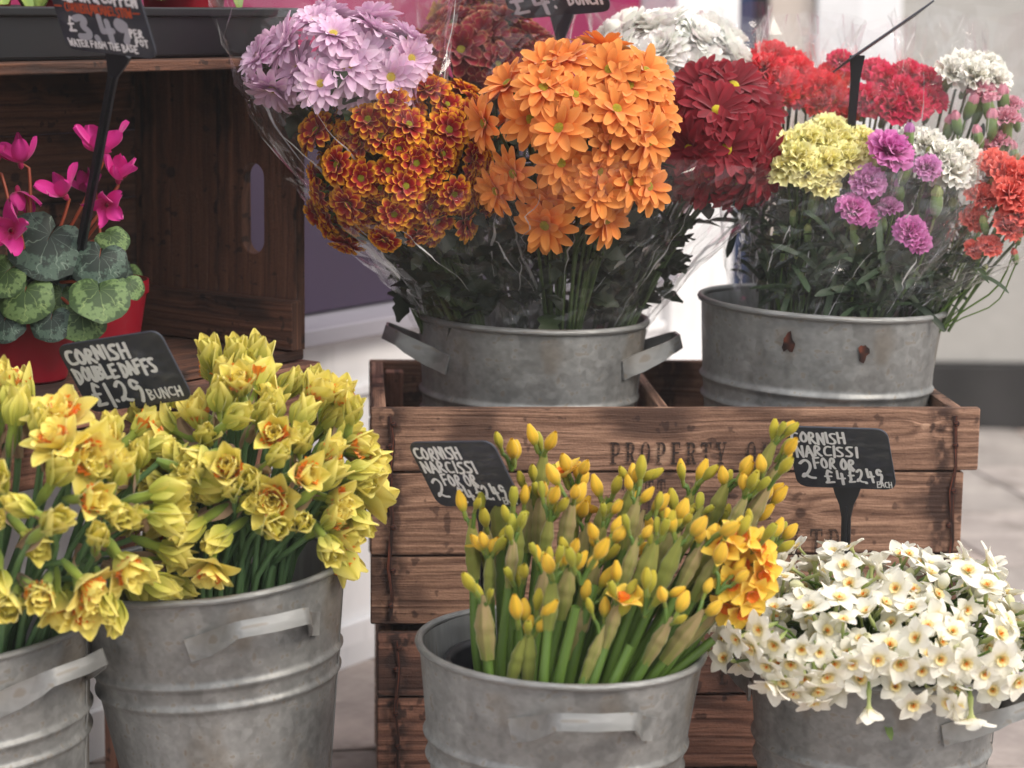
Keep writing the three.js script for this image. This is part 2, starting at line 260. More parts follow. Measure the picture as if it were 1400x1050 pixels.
// ------------------------------------------------------------------ wooden crates
function plank(parent, name, w, h, d, pos, mat, q) {
  const g = box(w, h, d, 0.0025), p = g.attributes.position, uv = g.attributes.uv, n = g.attributes.normal, long = w >= h && w >= d ? 0 : d >= h ? 2 : 1;
  const off = rnd(), offy = rnd() * 0.2;
  for (let i = 0; i < p.count; i++) {
    const c = [p.getX(i) / w, p.getY(i) / h, p.getZ(i) / d], dims = [w, h, d], oth = [0, 1, 2].filter((k) => k !== long), nn = [n.getX(i), n.getY(i), n.getZ(i)].map(Math.abs);
    const k = nn[oth[0]] > nn[oth[1]] ? oth[1] : oth[0];
    uv.setXY(i, (c[long] + 0.5) * Math.min(1, dims[long] / 0.8) + (name === 'front_board' ? 0 : off), (c[k] + 0.5) * Math.min(0.98, dims[k] / 0.1) + 0.01 + (dims[k] < 0.05 ? offy : 0));
  }
  return part(parent, name, g, mat, pos, q);
}
const nailGeo = new THREE.SphereGeometry(0.004, 8, 6).scale(1, 1, 0.5);
const CY = rad(4), qC = new THREE.Quaternion().setFromAxisAngle(V(0, 1, 0), CY);
const CF = 2.85, corner = P(507, 558, CF), CTOP = corner.y;                 // front top left corner of the upper crate
const cR = V(Math.cos(CY), 0, -Math.sin(CY));
const cW = (() => { const a = P(1322, 559, CF), d = a.clone().sub(camera.position); const N = V(Math.sin(CY), 0, Math.cos(CY)); const t = corner.clone().sub(camera.position).dot(N) / d.dot(N); return camera.position.clone().addScaledVector(d, t).sub(corner).dot(cR); })();
const CH = CTOP / 2 - 0.004, CD = 0.40;
const crateFrame = (x, y, z) => corner.clone().add(V(x, 0, z).applyQuaternion(qC)).setY(y);
function fruitCrate(label, y0, h, dx, upper) {
  const o = crateFrame(dx, y0, 0), t = thing('wooden_crate', label, 'crate', o, 'stacked fruit crates'); t.quaternion.copy(qC);
  const w = cW - 2 * dx, th = 0.014, hs = upper ? [0.295, 0.385, 0.32] : [0.31, 0.36, 0.33]; let y = h;
  hs.forEach((f, k) => {
    const bh = f * h - 0.0022, ext = upper && k === 0 ? 0.018 : 0;
    plank(t, 'front_board', w + ext, bh, th, V(w / 2 + ext / 2, y - bh / 2, -th / 2 + 0.0015 * rr(-1, 1)), upper ? woods[[0, 1, 2][k]] : woods[[3, 4, 3][k]]);
    plank(t, 'back_board', w, bh, th, V(w / 2, y - bh / 2, -CD + th / 2), woods[2]); y -= f * h;
  });
  for (const e of [0, 1]) {
    const x = e ? w - 0.011 : 0.011;
    for (const k of [0, 1]) plank(t, 'end_board', 0.018, h / 2 - 0.002, CD - 2 * th - 0.002, V(x, h * (0.25 + 0.5 * k), -CD / 2), woods[pick([1, 2])]);
    for (const z of [-th - 0.014, -CD + th + 0.014]) plank(t, 'corner_post', 0.026, h - 0.012, 0.026, V(e ? w - 0.036 : 0.036, h / 2 - 0.006, z), woods[3]);
    const sx = e ? w - 0.016 : 0.026, pts = []; for (let k = 0; k <= 8; k++) pts.push(V(sx + 0.0025 * Math.sin(k * 2.1 + e) + (e ? 0.002 : 0), 0.01 + (h - 0.02) * k / 8, 0.0022));
    part(t, 'rusty_strap', sweep(pts, V(1, 0, 0), pts.map(() => rr(0.003, 0.007)), 0.0022, 1), M.rust);
    for (const f of [0.1, 0.26, 0.46, 0.62, 0.83, 0.93]) part(t, 'nail', nailGeo, M.rust, V(sx + rr(-0.004, 0.004), h * f, 0.0035));
  }
  if (upper) plank(t, 'divider', 0.014, h * 0.9, CD - 2 * th - 0.004, V(w * 0.497, h * 0.52, -CD / 2), woods[1]);
  for (let k = 0; k < 4; k++) plank(t, 'bottom_board', w - 0.05, 0.012, CD / 4 - 0.012, V(w / 2, 0.007, -CD * (k + 0.5) / 4), woods[2]);
  return { t, w };
}
const lower = fruitCrate('lower dark brown fruit crate carrying the upper crate', 0.003, CH - 0.004, 0.009, false);
const upper = fruitCrate('upper wooden fruit crate stencilled PROPERTY holding two metal tubs', CTOP - CH, CH, 0, true);
const CFLOOR = CTOP - CH + 0.0135;
function stencil(t, text, px0, px1, py0, py1, dx, y0, alpha = 0.95) {         // flat print on the front boards
  const loc = (px, py) => { const d = P(px, py, CF).sub(camera.position), N = V(Math.sin(CY), 0, Math.cos(CY)); const k = corner.clone().sub(camera.position).dot(N) / d.dot(N); const q = camera.position.clone().addScaledVector(d, k).sub(t.position).applyQuaternion(qC.clone().invert()); return q; };
  const a = loc(px0, py1), b = loc(px1, py0), w = b.x - a.x, h = b.y - a.y, cv = document.createElement('canvas'); cv.width = 512; cv.height = Math.max(32, Math.round(512 * h / w));
  const c = cv.getContext('2d'); c.fillStyle = '#2a1d1a'; c.textBaseline = 'alphabetic'; const n = text.length;
  const H = cv.height; c.font = `bold ${Math.round(H * 1.28)}px serif`;
  for (let i = 0; i < n; i++) if (text[i] !== ' ') { const cw = 512 / n, mw = c.measureText(text[i]).width; c.save(); c.translate(cw * (i + 0.5), H * 0.96); c.scale(Math.min(1.2, cw * 0.72 / mw), 1); c.textAlign = 'center'; c.fillText(text[i], 0, 0); c.restore(); }
  const im = c.getImageData(0, 0, 512, H); for (let i = 0; i < 512 * H; i++) { const x = i % 512, y = i / 512 | 0; im.data[4 * i + 3] *= alpha * (0.35 + 0.65 * smooth(0.25, 0.55, fbm(x / 30, y / 5, 77, 3))); } c.putImageData(im, 0, 0);
  const tx = new THREE.CanvasTexture(cv); tx.colorSpace = THREE.SRGBColorSpace;
  part(t, 'stencilled_lettering', new THREE.PlaneGeometry(w, h), new THREE.MeshStandardMaterial({ map: tx, transparent: true, roughness: 0.9 }), V((a.x + b.x) / 2, (a.y + b.y) / 2, 0.0032));
}
stencil(upper.t, 'PROPERTY OF', 830, 1058, 602, 636);
stencil(upper.t, '2ETT', 846, 912, 652, 706); stencil(upper.t, 'H', 1030, 1060, 662, 712);
stencil(upper.t, 'LTD', 1078, 1152, 720, 764);
stencil(lower.t, 'EG', 980, 1016, 906, 936);

// ------------------------------------------------------------------ galvanised buckets
function bucket({ label, rim, R, rb, y0, tilt = 0, handles = [], holes, liner, water = 0.62, name = 'metal_bucket', category = 'bucket' }) {
  const H = rim.y - y0, base = V(rim.x + Math.sin(rad(tilt)) * H, y0, rim.z), t = thing(name, label, category, base); t.rotation.z = rad(tilt);
  if (tilt) t.position.y += rb * Math.abs(Math.sin(rad(tilt)));
  const h = H / Math.cos(rad(tilt)) - (tilt ? rb * Math.abs(Math.sin(rad(tilt))) : 0), prof = [], at = (y) => lerp(rb, R, y / h);
  const d1 = h - 0.105, d2 = h - 0.132, ridge = (y) => 0.0046 * Math.exp(-(((y - d1) / 0.0042) ** 2)) + 0.0046 * Math.exp(-(((y - d2) / 0.0042) ** 2)) + 0.003 * Math.exp(-(((y - 0.05) / 0.006) ** 2));
  prof.push(new THREE.Vector2(0.001, 0.012), new THREE.Vector2(rb - 0.006, 0.012), new THREE.Vector2(rb - 0.002, 0.0));
  for (let i = 0; i <= 170; i++) { const y = h * i / 170; prof.push(new THREE.Vector2(at(y) + ridge(y), y)); }
  for (let i = 20; i >= 0; i--) prof.push(new THREE.Vector2(at(h * i / 20) - 0.0025, 0.014 + (h - 0.014) * i / 20));
  prof.push(new THREE.Vector2(0.001, 0.014));
  const g = new THREE.LatheGeometry(prof, 72), p = g.attributes.position;
  for (let i = 0; i < p.count; i++) { const x = p.getX(i), y = p.getY(i), z = p.getZ(i), a = Math.atan2(x, z), k = 1 + 0.006 * Math.sin(2 * a + R * 900) + 0.003 * Math.sin(5 * a + y * 21) + 0.0012 * Math.sin(11 * a + y * 47); p.setXYZ(i, x * k, y, z * k); }
  g.computeVertexNormals(); g.rotateY(Math.PI + R * 30);
  const warp = (a) => 1 + 0.006 * Math.sin(2 * a + R * 900);
  part(t, 'body', g, M.zinc);
  const rg = new THREE.TorusGeometry(R + 0.001, 0.0046, 8, 72).rotateX(Math.PI / 2); part(t, 'rim', rg, M.zinc, V(0, h, 0));
  for (const deg of handles) {
    const a = rad(deg), O = V(Math.sin(a), 0, Math.cos(a)), Tn = V(Math.cos(a), 0, -Math.sin(a)), Y = V(0, 1, 0), raw = [[-0.08, 0.002, -0.056], [-0.066, 0.003, -0.052], [-0.06, 0.012, -0.047], [-0.05, 0.034, -0.034], [-0.044, 0.043, -0.027], [-0.036, 0.046, -0.025], [0, 0.049, -0.024], [0.036, 0.046, -0.025], [0.044, 0.043, -0.027], [0.05, 0.034, -0.034], [0.06, 0.012, -0.047], [0.066, 0.003, -0.052], [0.08, 0.002, -0.056]];
    const pts = raw.map(([s, o, y]) => { const r = at(h + y); return V(0, h + y, 0).addScaledVector(O, Math.sqrt(Math.max(0, r * r - s * s)) + o + 0.001).addScaledVector(Tn, s); });
    const wd = raw.map(([s, o]) => (o > 0.03 ? Y.clone().addScaledVector(O, -0.28) : o > 0.01 ? Y.clone().addScaledVector(O, -0.15) : Y.clone()).normalize());
    part(t, 'handle', sweep(pts, wd, raw.map(([s]) => (Math.abs(s) > 0.055 ? 0.027 : Math.abs(s) > 0.047 ? 0.023 : 0.019)), 0.0034), M.zinc);
  }
  { const a = rad(22 + R * 400), pts = []; for (let i = 0; i <= 24; i++) { const y = 0.01 + (h - 0.02) * i / 24, r = at(y) + ridge(y) + 0.0012; pts.push(V(Math.sin(a) * r, y, Math.cos(a) * r)); } part(t, 'seam', sweep(pts, V(Math.cos(a), 0, -Math.sin(a)), 0.004, 0.0012), M.zinc); }
  if (holes) for (const [deg, dy, w, hh] of holes) {
    const a = rad(deg), r = at(h - dy) + 0.0016, sh = new THREE.Shape(); for (let k = 0; k <= 14; k++) { const q = k / 14 * 2 * Math.PI, f = 1 + 0.22 * Math.sin(q * 3 + deg) + 0.15 * Math.sin(q * 5 + 1); sh[k ? 'lineTo' : 'moveTo'](Math.cos(q) * w * f, Math.sin(q) * hh * f); }
    const m = part(t, 'rust_patch', new THREE.ShapeGeometry(sh), M.rust, V(Math.sin(a) * r, h - dy, Math.cos(a) * r)); m.rotation.set(Math.atan((R - rb) / h), a, 0, 'YXZ');
  }
  if (liner) {
    const lp = [[0.001, 0.02], [0.09, 0.02], [R * 0.72, h - 0.052], [R * 0.76, h - 0.05], [R * 0.76, h - 0.042], [R * 0.72, h - 0.041], [R * 0.705, h - 0.05], [0.086, 0.024], [0.001, 0.024]].map(([a, b]) => new THREE.Vector2(a, b));
    const L = thing('plastic_liner', 'black plastic pot sitting inside the narcissus bucket', 'pot', V(t.position.x + liner[0] + 0.02, t.position.y + 0.012, t.position.z + liner[1])); L.rotation.z = rad(tilt); part(L, 'pot_wall', new THREE.LatheGeometry(lp, 48), M.black);
  }
  return { t, rim, R, h, y0, at };
}
const TUBL = P(728, 432, 3.08), TUBR = P(1124, 414, 3.06), BF = P(767, 882, 2.52), BWH = P(1199, 892, 2.62), BDF = P(284, 776, 2.62), BFL = P(-72, 862, 2.53);
bucket({ label: 'galvanised tub with two strap handles holding the chrysanthemum bouquets', rim: TUBL, R: 0.156, rb: 0.125, y0: CFLOOR, tilt: -1.6, handles: [-78, 84] });
bucket({ label: 'galvanised tub with rust patches and no handles holding carnations', rim: TUBR, R: 0.164, rb: 0.128, y0: CFLOOR, tilt: -2.4, holes: [[-22, 0.036, 0.008, 0.013], [13, 0.043, 0.007, 0.012]] });
bucket({ label: 'galvanised bucket of yellow narcissi in bud in front of the crates', rim: BF, R: 0.1625, rb: 0.115, y0: 0.0045, tilt: -2, handles: [10, 190], liner: [-0.03, -0.035] });
bucket({ label: 'galvanised bucket overflowing with white narcissi', rim: BWH, R: 0.153, rb: 0.112, y0: 0.0045, tilt: -1.5, handles: [55, 235] });
bucket({ label: 'tall galvanised bucket of double daffodils under the chalk sign', rim: BDF, R: 0.1625, rb: 0.098, y0: 0.0045, tilt: 5, handles: [28, 208] });
bucket({ label: 'galvanised bucket of double daffodils with its handle pointing at another daffodil bucket', rim: BFL, R: 0.162, rb: 0.118, y0: 0.0045, tilt: 5.5, handles: [58, 238] });

// ------------------------------------------------------------------ flower kinds
const jit = (c, a) => { const k = 1 + rr(-a, a); return [c[0] * k, c[1] * k * (1 + rr(-a, a) * 0.3), c[2] * k]; };
function daisy(o) {
  const g = new Geo();
  o.rings.forEach((R, k) => {
    for (let i = 0; i < R.n; i++) {
      const tint = jit([1, 1, 1], 0.13), ed = rr(-11, 11) + (rnd() < 0.14 ? rr(-35, 30) : 0);
      petal(g, { az: (i + 0.5 * (k % 2) + rr(-0.22, 0.22)) / R.n * 2 * Math.PI, r0: R.r0 ?? 0.004, y0: (R.y0 ?? 0) + rr(-0.0008, 0.0008), L: R.L * rr(0.88, 1.08), W: R.W * rr(0.88, 1.1), e0: R.e0 + rr(-7, 7), e1: R.e1 + ed, cup: (R.cup ?? 0.2) + rr(-0.1, 0.1), prof: R.prof ?? o.prof ?? 'oval', bp: R.bp ?? 1, side: rr(-0.06, 0.06), nu: R.nu ?? 6, nv: R.nv ?? 4, keel: R.keel, ruf: R.ruf, col: (u, v) => { const c = o.col(u, v, k); return [c[0] * tint[0], c[1] * tint[1], c[2] * tint[2]]; } });
    }
  });
  if (o.disc) disc(g, o.disc.r, o.disc.h, o.disc.y ?? 0.002, o.disc.a, o.disc.b);
  blob(g, [[0.0015, -0.014], [0.0025, -0.008], [0.006, -0.003], [0.0075, 0.001]], 4, 8, () => hx('#4c6a2a'));
  return g.build();
}
const variants = (n, f) => Array.from({ length: n }, (_, i) => f(i));
const c_or = hx('#ea8628'), c_or2 = hx('#f6b46a'), c_orb = hx('#d8620c');
const ORANGE = variants(7, () => daisy({ col: (u, v) => mixc(mixc(c_orb, c_or, clamp(u * 2, 0, 1)), c_or2, 0.55 * u * (0.6 + 0.4 * Math.abs(2 * v - 1))), disc: { r: 0.0085, h: 0.004, a: hx('#8a8a10'), b: hx('#c0a814') }, rings: [{ n: 12, L: 0.038, W: 0.008, e0: 10, e1: -12, cup: 0.25, prof: 'oval' }, { n: 9, L: 0.033, W: 0.0074, e0: 30, e1: 10, cup: 0.3, y0: 0.0015 }, { n: 5, L: 0.026, W: 0.006, e0: 46, e1: 22, y0: 0.002, cup: 0.35 }] }));
const c_rd = hx('#8c0a12'), c_rd2 = hx('#b8161a'), c_ye = hx('#f2b01c');
const BRONZE = variants(6, () => daisy({ col: (u, v) => { const e = Math.abs(2 * v - 1), k = smooth(0.7, 0.97, Math.max(e * smooth(0.35, 0.8, u), u * 0.99)); return mixc(mixc(c_rd, c_rd2, u), c_ye, clamp(k, 0, 1)); }, disc: { r: 0.0062, h: 0.003, a: hx('#7d8a12'), b: hx('#a89a18') }, rings: [{ n: 11, L: 0.028, W: 0.0066, e0: 8, e1: -12, cup: 0.55, prof: 'strap', nu: 8, nv: 6 }, { n: 10, L: 0.024, W: 0.0062, e0: 30, e1: 16, cup: 0.6, prof: 'strap', nu: 8, nv: 6 }, { n: 5, L: 0.018, W: 0.0055, e0: 55, e1: 40, cup: 0.7, prof: 'strap', y0: 0.001, nu: 6, nv: 6 }] }));
const c_li = hx('#dcaed2'), c_li2 = hx('#ecd0e2'), c_lic = hx('#f0dfc0');
const LILAC = variants(5, () => daisy({ col: (u, v, k) => mixc(mixc(k > 1 ? c_lic : c_li, c_li, clamp(u * 3, 0, 1)), c_li2, u * 0.7 + 0.2 * Math.abs(2 * v - 1)), disc: { r: 0.007, h: 0.003, a: hx('#b8ac30'), b: hx('#dcbc50') }, rings: [{ n: 15, L: 0.038, W: 0.0066, e0: 8, e1: -14, cup: 0.35 }, { n: 14, L: 0.034, W: 0.0062, e0: 26, e1: 4, cup: 0.4 }, { n: 11, L: 0.025, W: 0.0055, e0: 48, e1: 28, cup: 0.4 }] }));
const c_cr = hx('#6c0420'), c_cr2 = hx('#9c082a'), c_cream = hx('#dcc184');
const BURG = variants(3, () => daisy({ col: (u, v) => { const e = Math.abs(2 * v - 1), k = smooth(0.9, 1.12, Math.max(e * smooth(0.3, 0.8, u), u)); return mixc(mixc(c_cr, c_cr2, u), c_cream, k); }, disc: { r: 0.006, h: 0.003, a: hx('#8c8c20'), b: hx('#b0a028') }, rings: [{ n: 11, L: 0.034, W: 0.008, e0: 12, e1: -14, cup: 0.6, prof: 'strap', nu: 8, nv: 6 }, { n: 9, L: 0.03, W: 0.0075, e0: 34, e1: 20, cup: 0.7, prof: 'strap', nu: 8, nv: 6 }, { n: 6, L: 0.024, W: 0.0065, e0: 58, e1: 50, cup: 0.7, prof: 'strap', nu: 8, nv: 6 }] }));
const c_cm = hx('#6c0418'), c_cm2 = hx('#9c0a24');
const CRIMSON = variants(3, () => daisy({ prof: 'strap', col: (u, v) => mixc(c_cm, c_cm2, 0.3 + 0.7 * u * Math.abs(2 * v - 1)), disc: { r: 0.0075, h: 0.004, a: hx('#c8b414'), b: hx('#dccc18') }, rings: [{ n: 17, L: 0.046, W: 0.006, e0: 4, e1: -24, cup: 0.3 }, { n: 16, L: 0.042, W: 0.006, e0: 20, e1: -4, cup: 0.35 }, { n: 13, L: 0.034, W: 0.0056, e0: 38, e1: 14, cup: 0.4 }] }));
const c_wh = hx('#f6f4ec'), c_wh2 = hx('#fbfaf5');
const WHITEMUM = variants(3, () => daisy({ col: (u, v) => mixc(c_wh, c_wh2, u), rings: [[-8, 16, 0.05], [8, 17, 0.05], [22, 16, 0.048], [36, 15, 0.045], [50, 12, 0.041], [64, 9, 0.037], [78, 6, 0.033]].map(([e, n, L]) => ({ n, L, W: 0.0125, e0: e + 12, e1: e - 12, cup: 0.35, y0: 0.002, nu: 5, nv: 4 })) }));
function carnation(cols, sz = 1) {
  const g = new Geo();
  [[2, 0, 0.030, 7], [22, 8, 0.029, 7], [42, 30, 0.028, 6], [60, 50, 0.027, 5], [78, 74, 0.026, 4]].forEach(([e0, e1, L, n], k) => {
    for (let i = 0; i < n; i++) { const tn = jit([1, 1, 1], 0.08); petal(g, { prof: 'fan', az: (i + k * 0.4 + rr(-0.2, 0.2)) / n * 2 * Math.PI, r0: 0.001, y0: -0.004 + k * 0.001, L: L * sz * rr(0.9, 1.08), W: 0.0165 * sz * rr(0.85, 1.1), e0: e0 + 34 + rr(-8, 8), e1: e1 - 12 + rr(-12, 12), cup: 0.15, ruf: 0.0042 * sz * rr(0.7, 1.3), rf: rr(6, 9), tooth: 0.006 * sz, round: 0.18, nu: 5, nv: 9, col: (u, v) => { const c = mixc(cols[0], cols[1], smooth(0.45, 1, u)); return [c[0] * tn[0], c[1] * tn[1], c[2] * tn[2]]; } }); }
  });
  blob(g, [[0.0022, -0.034], [0.005, -0.03], [0.0062, -0.018], [0.0072, -0.006], [0.0085, 0.002]], 5, 8, (u) => mixc(hx('#5c7a3a'), hx('#8aa05a'), u), 0.06, 5);
  return g.build();
}
const CARN = {
  red: variants(3, () => carnation([hx('#c80a1c'), hx('#ee2034')])), crimson: variants(3, () => carnation([hx('#c80a3c'), hx('#f02a66')])), yellow: variants(3, () => carnation([hx('#ecdf80'), hx('#f8f2b4')])),
  purple: variants(3, () => carnation([hx('#b01c8a'), hx('#e6a4d6')])), mauve: variants(3, () => carnation([hx('#c0308e'), hx('#e88cce')])), white: variants(3, () => carnation([hx('#f0ecd8'), hx('#faf8f0')])),
  coral: variants(3, () => carnation([hx('#d8302c'), hx('#f07868')])), pink: variants(2, () => carnation([hx('#e08aa4'), hx('#f0b8c6')], 0.62)),
};
function carnBud(col) { const g = new Geo(); blob(g, [[0.002, -0.016], [0.006, -0.01], [0.0075, 0.0], [0.006, 0.009]], 5, 8, (u) => mixc(hx('#56743a'), hx('#86a060'), u), 0.05, 5); for (let i = 0; i < 5; i++) petal(g, { az: i * 1.257, r0: 0.0035, y0: 0.004, L: 0.016, W: 0.007, e0: 80, e1: 108, cup: 0.5, prof: 'oval', nu: 4, col: (u) => mixc(hx('#c9d0a0'), col, smooth(0, 0.4, u)) }); return g.build(); }
const BUD = { pink: carnBud(hx('#eaa6b8')), mauve: carnBud(hx('#cf8cc4')), white: carnBud(hx('#f0ecdc')), green: carnBud(hx('#a8b070')), coral: carnBud(hx('#e46a5c')) };

// double daffodil; open runs from 0 (green bud) to 1
function daffodil(open, k) {
  const g = new Geo(), y1 = hx('#f6da3a'), y2 = hx('#fbef8c'), gr = hx('#a4b020'), gd = hx('#6c8c22'), orn = hx('#fa921a'), e = lerp(76, 24, open), e1 = lerp(104, 4, open);
  const out = (u, v) => { const mid = 1 - Math.abs(2 * v - 1), gg = (1 - smooth(0.05, lerp(1.15, 0.6, open), u)) * lerp(0.8, 0.4, open) + 0.3 * (1 - open) * smooth(0.5, 1, mid); return mixc(mixc(y1, y2, 0.4 + 0.5 * (1 - mid)), mixc(gr, gd, 0.3 * mid), clamp(gg, 0, 0.95)); };
  for (let i = 0; i < 6; i++) { const tn = jit([1, 1, 1], 0.07); petal(g, { az: (i + rr(-0.15, 0.15)) / 6 * 2 * Math.PI, r0: 0.004, y0: 0.002 + (i % 2) * 0.0008, L: 0.041 * rr(0.92, 1.08), W: 0.0155 * rr(0.9, 1.1), e0: e + (i % 2) * 8 + rr(-6, 6), e1: e1 + rr(-18, 18) + (i % 2) * 6 - (rnd() < 0.15 ? 55 * (open + 0.2) : 0), cup: lerp(0.55, 0.28, open), prof: 'point', keel: 0.12, nu: 8, nv: 6, ruf: 0.001, twist: rr(-0.25, 0.25), col: (u, v) => { const c = out(u, v); return [c[0] * tn[0], c[1] * tn[1], c[2] * tn[2]]; } }); }
  const inner = open < 0.2 ? 6 : 11;
  for (let i = 0; i < inner; i++) { const f = i / inner; petal(g, { az: i * 2.4, r0: 0.002, y0: 0.006, L: lerp(0.036, 0.024, f) * rr(0.9, 1.05), W: lerp(0.012, 0.008, f), e0: lerp(e + 14, 84, f), e1: lerp(e1 + 24, 96, f) + rr(-10, 10), cup: 0.55, prof: 'oval', nu: 6, nv: 4, ruf: 0.0015, col: (u) => mixc(mixc(y1, y2, 0.3 + 0.5 * u), gr, open < 0.2 ? 0.35 : 0.15 * (1 - u)) }); }
  if (open > 0.2) for (let i = 0; i < (open > 0.5 ? 12 : 7); i++) petal(g, { az: i * 2.4 + 1, r0: 0.003, y0: 0.005, L: rr(0.017, 0.026), W: 0.009, e0: rr(50, 80), e1: rr(25, 75), cup: 0.3, prof: 'fan', ruf: 0.0032, rf: 8, tooth: 0.003, nu: 4, nv: 6, col: (u) => mixc(hx('#fbb838'), orn, smooth(0.1, 0.7, u)) });
  blob(g, [[0.0032, -0.03], [0.0042, -0.024], [0.0062, -0.017], [0.0058, -0.008], [0.0048, -0.002], [0.007, 0.006]], 6, 8, (u) => mixc(hx('#6d8b3c'), hx('#9fae3c'), u));
  return g.build();
}
const DAFF = { bud: variants(5, (i) => daffodil(0.01 + 0.04 * i, i)), half: variants(7, (i) => daffodil(0.15 + 0.04 * i, i)), open: variants(3, (i) => daffodil(0.7 + 0.12 * i, i)) };
const spatheGeo = variants(3, () => { const g = new Geo(), a = hx('#b79a7c'), b = hx('#8f7258'); petal(g, { az: 0, r0: 0.001, y0: -0.045, L: 0.052, W: 0.0085, e0: 82, e1: rr(60, 110), cup: 1.0, prof: 'point', nu: 8, nv: 5, ruf: 0.003, twist: 0.8, col: (u, v) => mixc(a, b, 0.5 + 0.5 * Math.sin(v * 9 + u * 5)) }); return g.build(); });
// yellow bunch-flowered narcissus: bud, half-open and open flower
const NBUD = variants(4, (i) => { const g = new Geo(), r = [0.0064, 0.0072, 0.0078, 0.0056][i], L = [0.026, 0.028, 0.027, 0.023][i], gr = hx('#9a9c2a'), ye = [hx('#c6b42c'), hx('#eebf2a'), hx('#f2c437'), hx('#b3ac2c')][i]; blob(g, [[0.003, 0], [r * 0.72, 0.004], [r, 0.010], [r * 0.98, 0.015], [r * 0.72, 0.021], [0.002, L]], 10, 18, (u, v) => mixc(gr, ye, smooth(0.0, i === 3 || i === 0 ? 0.9 : 0.45, u) * (0.86 + 0.14 * Math.cos(6 * v * 6.283))), 0.055, 3); blob(g, [[0.0026, -0.012], [0.0034, -0.006], [0.0028, 0.001]], 3, 7, () => hx('#7d8c30')); return g.build(); });
const NOPEN = variants(3, (i) => { const g = new Geo(), op = [0.12, 0.4, 0.8][i], y1 = hx('#f4c424'), y2 = hx('#f8da5e'); for (let k = 0; k < 6; k++) petal(g, { az: k / 6 * 6.283, r0: 0.003, y0: 0.002, L: 0.027, W: 0.0105, e0: lerp(64, 22, op), e1: lerp(98, 0, op) + rr(-8, 8), cup: lerp(0.6, 0.3, op), prof: 'point', nu: 6, nv: 5, col: (u, v) => mixc(y1, y2, u * 0.8) }); for (let k = 0; k < 7; k++) petal(g, { az: k * 0.9, r0: 0.003, y0: 0.003, L: 0.011, W: 0.006, e0: 70, e1: 66, prof: 'fan', ruf: 0.001, nu: 3, col: (u) => mixc(hx('#f6a81c'), hx('#f07c10'), u) }); blob(g, [[0.0026, -0.014], [0.0042, -0.008], [0.0034, -0.002], [0.005, 0.004]], 4, 8, () => hx('#8f9632')); return g.build(); });
const spatheNarc = variants(4, (i) => { const g = new Geo(), a = hx('#7a8530'), b = [hx('#a2955c'), hx('#8e8c3e'), hx('#a48f62'), hx('#868a38')][i], L = 0.072; blob(g, [[0.0058, 0], [0.0066, 0.012], [0.0086, 0.026], [0.0078, 0.034], [0.0092, 0.044], [0.0072, 0.054], [0.0062, 0.062], [0.0016, L + 0.01]], 16, 20, (u, v) => mixc(a, b, clamp(0.15 + 0.9 * u + 0.9 * (vn(u * 5, v * 26, i + 40) - 0.5), 0, 1)), 0.09, 5); return g.build(); });
// small white narcissus with a yellow cup
const WNARC = variants(9, (i) => { const g = new Geo(), w1 = hx('#efebda'), w2 = hx('#f7f4e8'), op = [0.95, 1, 0.8, 0.9, 0.35, 0.7, 0.88, 1, 0.55][i]; for (let k = 0; k < 6; k++) petal(g, { az: (k + rr(-0.1, 0.1)) / 6 * 6.283, r0: 0.004, y0: (k % 2) * 0.0012, L: 0.0215 * rr(0.9, 1.1), W: 0.0102 * rr(0.9, 1.08), e0: lerp(62, 14, op), e1: lerp(78, -10, op) + rr(-30, 30), cup: rr(0.1, 0.45), prof: 'point', keel: 0.15, ruf: 0.0012, nu: 7, nv: 5, twist: rr(-0.8, 0.8), col: (u) => mixc(mixc(hx('#dcd2a0'), w1, smooth(0, 0.25, u)), w2, u) }); for (let k = 0; k < 8; k++) petal(g, { az: k * 0.785, r0: 0.002, y0: 0.001, L: 0.0078, W: 0.0034, e0: 54, e1: 40 + rr(-10, 10), prof: 'fan', ruf: 0.0009, nu: 3, nv: 3, col: (u) => mixc(hx('#f2b83c'), hx('#f8eab0'), smooth(0.1, 0.7, u)) }); for (let k = 0; k < 3; k++) petal(g, { az: k * 2.1, r0: 0.0005, y0: 0.001, L: 0.006, W: 0.0012, e0: 80, e1: 80, prof: 'oval', nu: 3, nv: 2, col: () => hx('#e8860c') }); blob(g, [[0.0016, -0.03], [0.0022, -0.022], [0.0038, -0.018], [0.0022, -0.012], [0.002, -0.004], [0.005, 0.002]], 6, 7, (u) => mixc(hx('#7f9440'), hx('#c6cc8a'), u)); return g.build(); });
const WBUD = variants(2, (i) => { const g = new Geo(); blob(g, [[0.002, 0], [0.0052, 0.004], [0.0074, 0.010], [0.0062, 0.016], [0.0016, 0.021]], 8, 12, (u) => mixc(hx(i ? '#c9cc8c' : '#d8d8b0'), hx(i ? '#e4e2bc' : '#f1eee0'), u), 0.05, 3); blob(g, [[0.0016, -0.022], [0.002, -0.01], [0.0022, 0.001]], 3, 6, () => hx('#93a04c')); return g.build(); });
